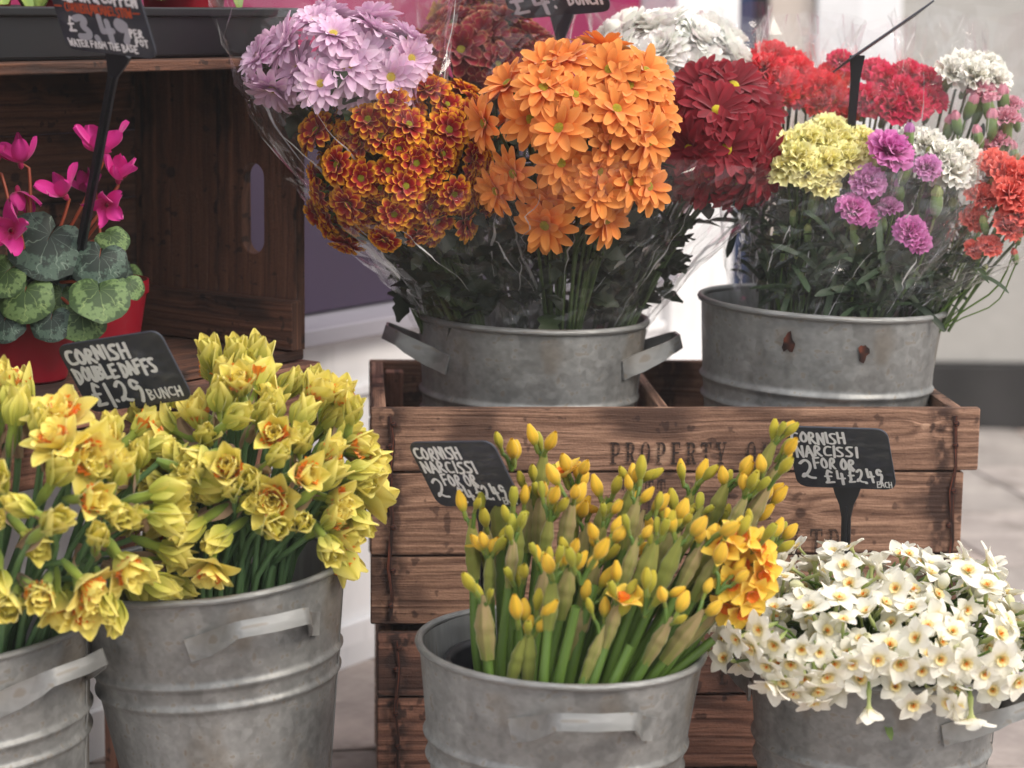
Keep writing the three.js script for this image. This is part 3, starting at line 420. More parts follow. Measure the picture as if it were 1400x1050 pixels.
// magenta cyclamen with swept-up petals
const CYC = variants(5, (i) => { const g = new Geo(), a = hx('#d01488'), b = hx('#e636a4'), c = hx('#b00c58'); for (let k = 0; k < 5; k++) petal(g, { az: k / 5 * 6.283 + rr(-0.25, 0.25), r0: 0.004, y0: 0.0, L: 0.05 * rr(0.85, 1.1), W: 0.0155, e0: rr(0, 50), e1: rr(52, 125), bp: 0.6, cup: 0.35, prof: 'oval', nu: 10, nv: 7, ruf: 0.003, rf: 5, twist: rr(0.3, 1.2), col: (u, v) => mixc(mixc(c, a, smooth(0, 0.35, u)), b, clamp(u * (1 - Math.abs(2 * v - 1)) + 0.5 * (vn(u * 4, v * 22, i + 3) - 0.5), 0, 1)) }); blob(g, [[0.0012, -0.012], [0.0052, -0.008], [0.0058, 0.0], [0.003, 0.004]], 4, 9, () => c); return g.build(); });
const foliageGeo = (n, place, size, c1, c2, prof = 'lobed') => { const g = new Geo(), tmp = new Geo(); for (let i = 0; i < n; i++) { const L = size * rr(0.6, 1.2), q = new THREE.Quaternion().setFromEuler(new THREE.Euler(rr(-1.1, 1.1), rr(0, 6.28), rr(-0.8, 0.8))), at = place(), k = mixc(c1, c2, rnd()), s0 = g.p.length; petal(g, { az: 0, r0: 0, y0: 0, L, W: prof === 'lobed' ? L * 0.34 : L * 0.07, e0: rr(0, 70), e1: rr(-40, 30), cup: 0.3, prof, nu: 8, nv: 2, col: () => k }); for (let j = s0; j < g.p.length; j += 3) { const v = V(g.p[j], g.p[j + 1], g.p[j + 2]).applyQuaternion(q).add(at); g.p[j] = v.x; g.p[j + 1] = v.y; g.p[j + 2] = v.z; const w = V(g.n[j], g.n[j + 1], g.n[j + 2]).applyQuaternion(q); g.n[j] = w.x; g.n[j + 1] = w.y; g.n[j + 2] = w.z; } } return g.build(); };

// ------------------------------------------------------------------ bouquets
function dome(C, a, b, c, N, keep, up = 0.25, o2 = 0.1) {
  const out = [];
  for (let i = 0; i < N; i++) {
    const y = 1 - 2 * (i + 0.5) / N, r = Math.sqrt(1 - y * y), t = i * 2.39996 + C.x * 40, n = V(Math.cos(t) * r, y, Math.sin(t) * r);
    if (!keep(n)) continue;
    if (o2 && rnd() < o2) continue; const k = rr(0.76, 1.08) + 0.08 * Math.sin(n.x * 7 + C.x * 9) * Math.cos(n.y * 5 + C.y * 7), p = V(C.x + n.x * a * k, C.y + n.y * b * k, C.z + n.z * c * k);
    out.push({ p, n: V(n.x / a, n.y / b, n.z / c).normalize().add(V(rr(-0.45, 0.45), up + rr(-0.4, 0.4), rr(-0.4, 0.3))).normalize(), s: rr(0.8, 1.14) });
  }
  return out;
}
const front = (n) => n.y > -0.55 && n.z > -0.45;
function addFlower(t, base, h, geo, name, stemMat, r = 0.002, spread = 0.25) {
  const q = turnTo(h.n).multiply(new THREE.Quaternion().setFromAxisAngle(V(0, 1, 0), rr(0, 6.283))), f = part(t, name, geo, WHITEMUM.includes(geo) || CARN.white.includes(geo) || CARN.yellow.includes(geo) ? M.pale : M.petal, h.p.clone().sub(t.position), q); f.scale.setScalar(h.s);
  if (stemMat) {
    const inv = q.clone().invert(), L = (w) => w.clone().sub(h.p).applyQuaternion(inv).divideScalar(h.s);
    const e = h.p.clone().addScaledVector(h.n, -0.012 * h.s), foot = base.clone().add(h.p.clone().sub(base).setY(0).multiplyScalar(spread)), mid = h.p.clone().addScaledVector(h.n, -0.05).lerp(foot, 0.3), lo = foot.clone().lerp(mid, 0.4).setY(lerp(foot.y, mid.y, 0.45));
    part(f, 'stem', tube([e, mid, lo, foot].map(L), r, 5, 8), stemMat);
  }
  return f;
}
function film(t, base, C, a, c, r0, rise, seed, lean = 0, folds = 9, fw = 1) {          // cellophane sleeve open at the top, with a pointed edge
  const g = new Geo(), b0 = base.clone().sub(t.position), b1 = C.clone().sub(t.position), ph = seed * 1.7, NU = 18, NV = 40;
  const dent = Array.from({ length: (NU + 1) * (NV + 1) }, () => [rr(-1, 1), rr(-1, 1), rr(-1, 1)]);
  g.grid(NU, NV, (u, v) => {
    const iu = Math.round(u * NU), iv = Math.round(v * NV) % NV, [j0, j1, j2] = dent[iu * (NV + 1) + iv], th = (v + 0.35 * j1 / NV) * 2 * Math.PI, cx = Math.cos(th), sz = Math.sin(th), uu = clamp(u + (iu && iu < NU ? 0.35 * j2 / NU : 0), 0, 1), k = Math.pow(uu, 0.85), peak = 1 + 0.28 * Math.abs(Math.sin(th * 1.5 + ph));
    const wr = 1 + 0.035 * Math.sin(th * 5 + ph + u * 4) + 0.03 * Math.sin(th * 8 + ph * 2 - u * 7) + 0.018 * Math.sin(u * 13 + th * 3 + ph) + 0.06 * Math.pow(u, 3) * Math.sin(th * 3 + ph), cr = 0.0045 * j0;
    const R1 = lerp(r0, a, k) * wr + cr, R2 = lerp(r0, c, k) * wr + cr, topY = lerp(b0.y, b1.y + rise * peak, uu), q = smooth(0, 1, clamp((topY - b0.y) / (b1.y - b0.y), 0, 1));
    return [lerp(b0.x, b1.x, q) + R1 * cx + lean * u * u, topY, lerp(b0.z, b1.z, q) + R2 * sz];
  });
  const at0 = (i, j) => { const k = (Math.min(NU, i) * (NV + 1) + ((j % NV) + NV) % NV) * 3; return V(g.p[k], g.p[k + 1], g.p[k + 2]); };
  const at = (u, v) => { const a = u * NU, b = v * NV, i = Math.floor(a), j = Math.floor(b); return at0(i, j).lerp(at0(i, j + 1), b - j).lerp(at0(i + 1, j).lerp(at0(i + 1, j + 1), b - j), a - i); };
  const N = (u, v) => { const i = Math.round(u * NU), j = ((Math.round(v * NV) % NV) + NV) % NV, k = (i * (NV + 1) + j) * 3; return V(g.n[k], g.n[k + 1], g.n[k + 2]); };
  for (let i = 0; i < g.u.length; i += 2) { g.u[i] *= 1.2; g.u[i + 1] *= 2.4; }
  const w = part(t, 'cellophane_wrap', g.build(), M.film);
  for (let q = 0; q < folds; q++) {                                // crumpled folds and welded seam of the sleeve, pale ribbons standing in for highlight streaks
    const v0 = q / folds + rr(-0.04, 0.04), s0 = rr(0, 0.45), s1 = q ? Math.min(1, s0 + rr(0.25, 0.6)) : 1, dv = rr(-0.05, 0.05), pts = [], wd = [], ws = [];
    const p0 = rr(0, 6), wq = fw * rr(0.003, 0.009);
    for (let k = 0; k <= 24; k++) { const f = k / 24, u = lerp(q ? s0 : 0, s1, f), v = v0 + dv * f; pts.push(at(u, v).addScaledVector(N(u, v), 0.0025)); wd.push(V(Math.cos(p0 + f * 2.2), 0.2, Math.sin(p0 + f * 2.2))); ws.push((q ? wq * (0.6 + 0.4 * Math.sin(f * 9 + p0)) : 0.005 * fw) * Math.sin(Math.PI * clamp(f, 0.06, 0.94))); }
    part(w, 'film_fold_streak', sweep(pts, wd, ws, 0.0003), M.foldStreak);
  }
  return w;
}
function bouquet(o) {
  const t = thing(o.name, o.label, 'bouquet', o.base, o.group);
  for (const h of o.heads) addFlower(t, o.base, h, pick(o.geos), 'flower_head', o.stem ?? M.darkstem, o.stemR ?? 0.0022, o.spread ?? 0.18);
  const C = o.C;
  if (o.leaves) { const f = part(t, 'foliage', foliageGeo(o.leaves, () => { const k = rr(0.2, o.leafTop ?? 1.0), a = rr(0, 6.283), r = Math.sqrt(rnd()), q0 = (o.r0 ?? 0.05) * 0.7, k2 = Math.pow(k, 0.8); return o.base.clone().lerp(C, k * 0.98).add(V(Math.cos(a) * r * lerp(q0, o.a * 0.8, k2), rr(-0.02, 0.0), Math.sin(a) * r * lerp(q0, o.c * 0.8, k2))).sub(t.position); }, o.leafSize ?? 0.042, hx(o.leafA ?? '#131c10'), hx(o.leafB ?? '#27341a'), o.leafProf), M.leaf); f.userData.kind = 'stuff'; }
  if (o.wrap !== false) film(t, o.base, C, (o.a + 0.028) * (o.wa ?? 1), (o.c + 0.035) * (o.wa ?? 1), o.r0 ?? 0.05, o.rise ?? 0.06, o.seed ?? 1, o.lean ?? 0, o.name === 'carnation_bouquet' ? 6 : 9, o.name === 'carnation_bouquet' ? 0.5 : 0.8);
  return t;
}
const inTub = (T, dx, dz, dy = -0.03) => V(T.x + dx, T.y + dy, T.z + dz);
const GM = 'wrapped chrysanthemum bouquets in the tub', GC = 'wrapped carnation bouquets in the tub';
{ // orange: each head placed where the photo shows it, on the front of an egg-shaped bunch
  const D = 2.93, m = MPP(D), C = P(785, 192, D), heads = [[739, 85], [780, 78], [835, 86], [884, 94], [696, 108], [739, 119], [791, 128], [839, 148], [865, 115], [902, 124], [728, 154], [765, 178], [663, 172], [832, 189], [868, 172], [908, 150], [890, 188], [694, 236], [761, 223], [869, 211], [828, 230], [754, 280], [822, 271], [740, 308], [826, 304], [895, 256], [676, 268], [800, 156], [796, 252], [862, 250]].map(([x, y]) => {
    x = 785 + (x - 785) * 0.95; y = 200 + (y - 200) * 0.94;
    const u = (x - 785) / 160, v = (y - 192) / 158, w = Math.sqrt(Math.max(0.03, 1 - u * u - v * v)), p = P(x + rr(-6, 6), y + rr(-6, 6), D - 0.125 * w + rr(-0.012, 0.022));
    return { p, n: V(u * 0.95, -v * 0.8 + 0.12, w * 1.05).normalize().add(V(rr(-0.45, 0.45), rr(-0.35, 0.4), rr(-0.2, 0.1))).normalize(), s: rr(0.84, 1.06) };
  });
  heads.push(...dome(C, 0.115, 0.12, 0.1, 26, (n) => n.z < -0.1 && n.y > 0.1));
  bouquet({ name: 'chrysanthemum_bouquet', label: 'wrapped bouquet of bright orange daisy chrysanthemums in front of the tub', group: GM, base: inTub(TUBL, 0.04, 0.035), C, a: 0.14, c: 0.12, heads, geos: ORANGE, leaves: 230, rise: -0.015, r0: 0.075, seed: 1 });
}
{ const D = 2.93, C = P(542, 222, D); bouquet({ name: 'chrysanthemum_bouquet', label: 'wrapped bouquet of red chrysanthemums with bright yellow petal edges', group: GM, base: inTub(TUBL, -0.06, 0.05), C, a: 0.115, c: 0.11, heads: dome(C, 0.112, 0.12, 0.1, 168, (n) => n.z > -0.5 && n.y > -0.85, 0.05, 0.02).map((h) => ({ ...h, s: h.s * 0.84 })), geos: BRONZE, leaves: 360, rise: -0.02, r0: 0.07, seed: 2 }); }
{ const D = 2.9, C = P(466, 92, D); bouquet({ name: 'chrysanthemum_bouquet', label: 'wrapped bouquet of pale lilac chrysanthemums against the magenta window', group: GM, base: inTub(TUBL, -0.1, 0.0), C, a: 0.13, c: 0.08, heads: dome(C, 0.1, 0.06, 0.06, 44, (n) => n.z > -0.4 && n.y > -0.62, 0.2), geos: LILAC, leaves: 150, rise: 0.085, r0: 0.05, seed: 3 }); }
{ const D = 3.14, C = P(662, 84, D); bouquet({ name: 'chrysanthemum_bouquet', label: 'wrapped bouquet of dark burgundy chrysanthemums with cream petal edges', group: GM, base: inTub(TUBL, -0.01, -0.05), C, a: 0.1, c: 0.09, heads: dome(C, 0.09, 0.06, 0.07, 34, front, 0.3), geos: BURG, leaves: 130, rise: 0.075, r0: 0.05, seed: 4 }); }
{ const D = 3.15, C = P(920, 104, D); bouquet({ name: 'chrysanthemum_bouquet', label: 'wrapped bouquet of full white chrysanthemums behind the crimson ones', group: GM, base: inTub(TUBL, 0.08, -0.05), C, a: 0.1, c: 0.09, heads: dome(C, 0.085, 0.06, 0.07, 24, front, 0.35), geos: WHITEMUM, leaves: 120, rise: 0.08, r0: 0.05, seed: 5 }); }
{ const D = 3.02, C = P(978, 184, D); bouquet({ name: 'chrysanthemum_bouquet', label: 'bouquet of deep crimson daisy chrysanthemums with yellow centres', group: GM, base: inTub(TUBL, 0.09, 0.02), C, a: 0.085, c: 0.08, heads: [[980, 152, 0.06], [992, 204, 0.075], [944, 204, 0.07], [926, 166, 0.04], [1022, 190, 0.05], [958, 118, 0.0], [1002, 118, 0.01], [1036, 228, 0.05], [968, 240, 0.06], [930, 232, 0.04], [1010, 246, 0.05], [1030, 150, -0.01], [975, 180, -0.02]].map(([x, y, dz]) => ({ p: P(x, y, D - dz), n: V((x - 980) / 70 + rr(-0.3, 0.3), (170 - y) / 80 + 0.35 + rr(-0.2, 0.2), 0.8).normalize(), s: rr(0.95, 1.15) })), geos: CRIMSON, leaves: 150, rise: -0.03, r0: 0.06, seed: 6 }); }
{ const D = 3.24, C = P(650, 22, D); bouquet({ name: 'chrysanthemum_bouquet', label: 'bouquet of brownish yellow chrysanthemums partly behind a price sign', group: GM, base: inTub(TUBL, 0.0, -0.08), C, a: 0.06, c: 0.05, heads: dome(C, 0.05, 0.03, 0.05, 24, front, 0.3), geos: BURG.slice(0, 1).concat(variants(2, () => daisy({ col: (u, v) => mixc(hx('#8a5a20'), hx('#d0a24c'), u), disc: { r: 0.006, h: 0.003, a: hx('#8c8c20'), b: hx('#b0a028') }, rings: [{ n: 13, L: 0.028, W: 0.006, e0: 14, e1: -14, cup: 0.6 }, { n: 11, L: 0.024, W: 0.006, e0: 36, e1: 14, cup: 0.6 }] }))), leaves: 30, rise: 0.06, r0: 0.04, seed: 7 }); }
// carnations
function carnBunch(label, geos, list, D, base, opt = {}) {             // list: [px, py, depth offset, size]
  const heads = list.map(([x, y, dz = 0, s = 1]) => { const p = P(x, y, D - dz); return { p, n: V((x - 1124) / 500 + rr(-0.3, 0.3), 0.75 + rr(-0.2, 0.2), 0.6 + rr(-0.3, 0.3)).normalize(), s }; });
  const C = heads.reduce((a, h) => a.add(h.p), V(0, 0, 0)).divideScalar(heads.length), a = Math.max(0.05, ...heads.map((h) => Math.abs(h.p.x - C.x))) + 0.03;
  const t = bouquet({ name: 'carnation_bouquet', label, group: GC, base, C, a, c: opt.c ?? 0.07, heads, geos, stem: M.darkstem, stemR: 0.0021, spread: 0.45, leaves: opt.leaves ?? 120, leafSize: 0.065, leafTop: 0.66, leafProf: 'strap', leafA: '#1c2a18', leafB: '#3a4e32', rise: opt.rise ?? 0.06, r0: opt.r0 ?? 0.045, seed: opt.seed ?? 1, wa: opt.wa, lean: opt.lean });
  for (const [x, y, dz = 0, s = 1] of opt.buds ?? []) { const p = P(x, y, D - dz); addFlower(t, base, { p, n: V(rr(-0.3, 0.3), 0.9, rr(0, 0.4)).normalize(), s }, pick(opt.budGeos), 'bud', M.stem, 0.0015, 0.45); }
  return t;
}
const tub = (dx, dz) => inTub(TUBR, dx, dz);
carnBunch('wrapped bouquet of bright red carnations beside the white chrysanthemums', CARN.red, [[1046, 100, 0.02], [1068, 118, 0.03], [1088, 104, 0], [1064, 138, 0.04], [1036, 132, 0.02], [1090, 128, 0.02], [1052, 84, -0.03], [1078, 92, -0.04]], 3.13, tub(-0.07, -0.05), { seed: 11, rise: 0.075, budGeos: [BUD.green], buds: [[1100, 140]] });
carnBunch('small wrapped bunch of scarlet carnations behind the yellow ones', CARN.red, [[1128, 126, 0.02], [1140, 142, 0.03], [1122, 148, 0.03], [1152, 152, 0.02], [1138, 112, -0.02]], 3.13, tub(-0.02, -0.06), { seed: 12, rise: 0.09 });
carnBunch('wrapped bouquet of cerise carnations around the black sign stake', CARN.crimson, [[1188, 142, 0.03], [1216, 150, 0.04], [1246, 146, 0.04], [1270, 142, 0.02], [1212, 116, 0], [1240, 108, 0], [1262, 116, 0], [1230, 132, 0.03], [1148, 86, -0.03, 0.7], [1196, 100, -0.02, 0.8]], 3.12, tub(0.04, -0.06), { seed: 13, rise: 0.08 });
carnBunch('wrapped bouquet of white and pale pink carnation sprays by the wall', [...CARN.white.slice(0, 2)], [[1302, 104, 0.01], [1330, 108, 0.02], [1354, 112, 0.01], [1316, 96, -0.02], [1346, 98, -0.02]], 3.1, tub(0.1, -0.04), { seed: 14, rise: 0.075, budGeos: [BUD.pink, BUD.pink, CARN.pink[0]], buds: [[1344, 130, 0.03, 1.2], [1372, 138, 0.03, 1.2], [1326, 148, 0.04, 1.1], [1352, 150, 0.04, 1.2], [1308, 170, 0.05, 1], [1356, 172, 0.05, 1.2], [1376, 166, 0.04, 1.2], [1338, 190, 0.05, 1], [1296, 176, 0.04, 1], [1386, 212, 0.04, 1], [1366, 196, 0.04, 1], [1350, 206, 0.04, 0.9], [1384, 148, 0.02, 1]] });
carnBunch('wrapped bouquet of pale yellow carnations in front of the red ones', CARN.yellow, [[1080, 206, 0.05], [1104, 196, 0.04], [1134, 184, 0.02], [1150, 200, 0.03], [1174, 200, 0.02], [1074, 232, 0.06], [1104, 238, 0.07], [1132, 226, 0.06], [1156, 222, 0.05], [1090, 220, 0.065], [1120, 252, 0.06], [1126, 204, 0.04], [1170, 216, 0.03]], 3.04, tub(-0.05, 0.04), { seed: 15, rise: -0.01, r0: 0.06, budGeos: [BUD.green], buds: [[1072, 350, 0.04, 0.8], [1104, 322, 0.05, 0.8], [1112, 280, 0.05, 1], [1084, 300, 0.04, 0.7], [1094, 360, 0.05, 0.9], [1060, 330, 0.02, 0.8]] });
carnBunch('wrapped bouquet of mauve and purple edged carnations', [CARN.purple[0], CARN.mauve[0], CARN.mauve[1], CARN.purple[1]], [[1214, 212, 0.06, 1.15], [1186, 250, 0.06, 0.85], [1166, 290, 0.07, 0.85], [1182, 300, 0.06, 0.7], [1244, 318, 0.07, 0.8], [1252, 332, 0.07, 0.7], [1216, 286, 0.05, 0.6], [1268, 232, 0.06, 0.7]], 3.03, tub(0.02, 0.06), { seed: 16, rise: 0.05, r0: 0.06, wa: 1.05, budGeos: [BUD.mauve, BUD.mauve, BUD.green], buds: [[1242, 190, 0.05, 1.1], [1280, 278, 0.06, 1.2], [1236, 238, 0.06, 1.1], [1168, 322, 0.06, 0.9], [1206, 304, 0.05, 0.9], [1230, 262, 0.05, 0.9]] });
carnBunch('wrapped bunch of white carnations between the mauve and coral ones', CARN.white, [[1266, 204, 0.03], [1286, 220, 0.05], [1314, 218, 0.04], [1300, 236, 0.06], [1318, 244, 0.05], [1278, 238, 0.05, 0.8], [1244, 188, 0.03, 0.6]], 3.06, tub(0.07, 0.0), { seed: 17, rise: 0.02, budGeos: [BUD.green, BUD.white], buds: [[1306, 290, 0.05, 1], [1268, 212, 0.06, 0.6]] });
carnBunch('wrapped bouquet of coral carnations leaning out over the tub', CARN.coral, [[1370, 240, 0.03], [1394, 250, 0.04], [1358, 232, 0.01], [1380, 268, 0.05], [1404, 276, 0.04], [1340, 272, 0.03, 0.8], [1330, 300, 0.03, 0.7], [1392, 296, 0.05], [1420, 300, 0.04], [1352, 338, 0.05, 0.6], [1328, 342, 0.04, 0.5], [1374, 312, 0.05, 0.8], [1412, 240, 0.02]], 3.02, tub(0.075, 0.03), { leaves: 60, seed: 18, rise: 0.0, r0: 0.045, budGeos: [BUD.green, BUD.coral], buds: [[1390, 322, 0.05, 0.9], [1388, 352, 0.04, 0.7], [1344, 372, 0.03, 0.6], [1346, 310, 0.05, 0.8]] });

// ------------------------------------------------------------------ daffodils, narcissi
function stemTo(t, name, foot, head, axis, r, mat, r2) { const e = head.clone().addScaledVector(axis, -0.024), k = head.clone().addScaledVector(axis, -0.05).lerp(foot, 0.12); k.y = Math.max(k.y, lerp(head.y, foot.y, 0.3)); return part(t, name, tube([foot, foot.clone().lerp(k, 0.55), k, e].map((q) => q.clone().sub(t.position)), r, 6, 12, r2 ?? r), mat); }
function daffBunches(B, list, labels, group, n, y0) {
  const ts = []; for (let i = 0; i < n; i++) { const a = (i + 0.5) / n * 2 * Math.PI; ts.push(thing('daffodil_bunch', 'double daffodil bunch ' + labels[i], 'daffodils', V(B.x + 0.05 * Math.cos(a), y0, B.z + 0.05 * Math.sin(a)), group)); }
  for (const h of list) {
    const a = (Math.atan2(h.p.z - B.z, h.p.x - B.x) + 2 * Math.PI) % (2 * Math.PI), t = ts[Math.floor(a / (2 * Math.PI) * n) % n];
    const foot = V(B.x + (h.p.x - B.x) * 0.42, y0 + 0.02, B.z + (h.p.z - B.z) * 0.42), mid = V(B.x + (h.p.x - B.x) * 0.55, B.y + 0.01, B.z + (h.p.z - B.z) * 0.55);
    const e = h.p.clone().addScaledVector(h.n, -0.026 * h.s), k = h.p.clone().addScaledVector(h.n, -0.055).lerp(mid, 0.25);
    const st = part(t, 'stem', tube([foot, mid, k, e].map((q) => q.clone().sub(t.position)), 0.0046, 7, 14, 0.0034), M.daffstem);
    const q = turnTo(h.n).multiply(new THREE.Quaternion().setFromAxisAngle(V(0, 1, 0), rr(0, 6.283)));
    const f = part(st, h.kind === 'bud' ? 'bud' : 'flower_head', pick(DAFF[h.kind]), M.petal, h.p.clone().sub(t.position), q); f.scale.setScalar(h.s);
    if (rnd() < 0.55) { const s = part(st, 'spathe', pick(spatheGeo), M.petal, h.p.clone().sub(t.position), q); s.scale.setScalar(h.s); }
  }
}
const kindOf = () => { const k = rnd(); return k < 0.42 ? 'bud' : k < 0.96 ? 'half' : 'open'; };
{
  const C = P(340, 652, 2.6), clear = (h) => { const [x, y] = proj(h.p); return !(x > 60 && x < 262 && y < 585); }, heads = dome(C, 0.128, 0.118, 0.13, 180, (n) => n.z > -0.55 && (n.y > -0.36 || (Math.abs(n.x) > 0.62 && n.y > -0.72)), 0.15).filter(clear).map((h) => ({ ...h, n: h.n.clone().add(V(rr(-0.5, 0.5), rr(-0.4, 0.5), rr(-0.4, 0.3))).normalize(), kind: kindOf(), s: rr(0.9, 1.12) }));
  for (const [x, y, D, nx, ny, nz, kind] of [[268, 716, 2.52, -0.3, 0.2, 0.8, 'bud'], [252, 742, 2.5, -0.2, -0.5, 0.7, 'half'], [290, 765, 2.47, -0.1, -0.7, 0.6, 'open'], [318, 676, 2.47, 0, 0.5, 0.8, 'bud'], [442, 735, 2.5, 0.4, -0.4, 0.8, 'half'], [410, 716, 2.48, 0.2, 0.3, 0.9, 'bud'], [270, 656, 2.47, -0.2, 0.5, 0.8, 'bud'], [200, 580, 2.58, -0.2, 0.7, 0.5, 'bud'], [196, 610, 2.56, -0.1, 0.5, 0.7, 'bud'], [228, 560, 2.6, -0.1, 0.8, 0.3, 'bud'], [215, 640, 2.54, -0.3, 0.4, 0.7, 'half'], [236, 700, 2.52, -0.3, 0.1, 0.9, 'open'], [320, 500, 2.6, 0.1, 0.9, 0.3, 'half'], [290, 505, 2.6, -0.1, 0.9, 0.3, 'half'], [345, 500, 2.62, 0.2, 0.9, 0.2, 'bud'], [462, 562, 2.58, 0.2, 0.9, 0.3, 'half'], [430, 545, 2.6, 0, 0.9, 0.3, 'bud'], [478, 580, 2.55, 0.2, 0.9, 0.4, 'bud']]) heads.push({ p: P(x, y, D), n: V(nx, ny, nz).normalize(), s: rr(0.85, 1.05), kind });
  daffBunches(BDF, heads, ['in the tall bucket on its crate side above the strap handle', 'in the tall bucket along the front rim with bare stems showing', 'in the tall bucket touching the next daffodil bucket', 'in the tall bucket just behind the daffs price sign', 'in the tall bucket nearest the white shopfront'], 'daffodil bunches in the tall bucket', 5, 0.06);
}
{
  const C = P(58, 694, 2.5), heads = dome(C, 0.16, 0.132, 0.15, 170, (n) => n.z > -0.45 && n.y > -0.8, 0.05).filter((h) => { const [x, y] = proj(h.p); return !(x > 50 && y < 590); }).map((h) => ({ ...h, n: h.n.clone().add(V(rr(-0.5, 0.6), rr(-0.4, 0.5), rr(-0.4, 0.3))).normalize(), kind: kindOf(), s: rr(0.9, 1.12) }));
  for (const [x, y, D, nx, ny, nz, kind] of [[112, 815, 2.4, 0.4, -0.5, 0.7, 'open'], [62, 800, 2.37, 0, -0.2, 0.9, 'half'], [20, 815, 2.37, 0, -0.2, 0.9, 'half'], [90, 585, 2.46, -0.1, 0.8, 0.4, 'open'], [105, 620, 2.42, 0.6, 0.1, 0.7, 'open'], [15, 545, 2.5, -0.2, 0.8, 0.3, 'half'], [205, 705, 2.42, 0.8, -0.1, 0.4, 'bud'], [60, 725, 2.33, 0.6, 0.5, 0.5, 'half']]) heads.push({ p: P(x, y, D), n: V(nx, ny, nz).normalize(), s: rr(1, 1.15), kind });
  daffBunches(BFL, heads, ['spilling from its bucket against the tall bucket of daffodils', 'hanging over the front rim above the protruding handle', 'in the handle-out bucket on the side away from the tall bucket', 'in the handle-out bucket next to the bench of cyclamen', 'in the handle-out bucket under the daffs price sign'], 'daffodil bunches in the bucket with the protruding handle', 5, 0.06);
}
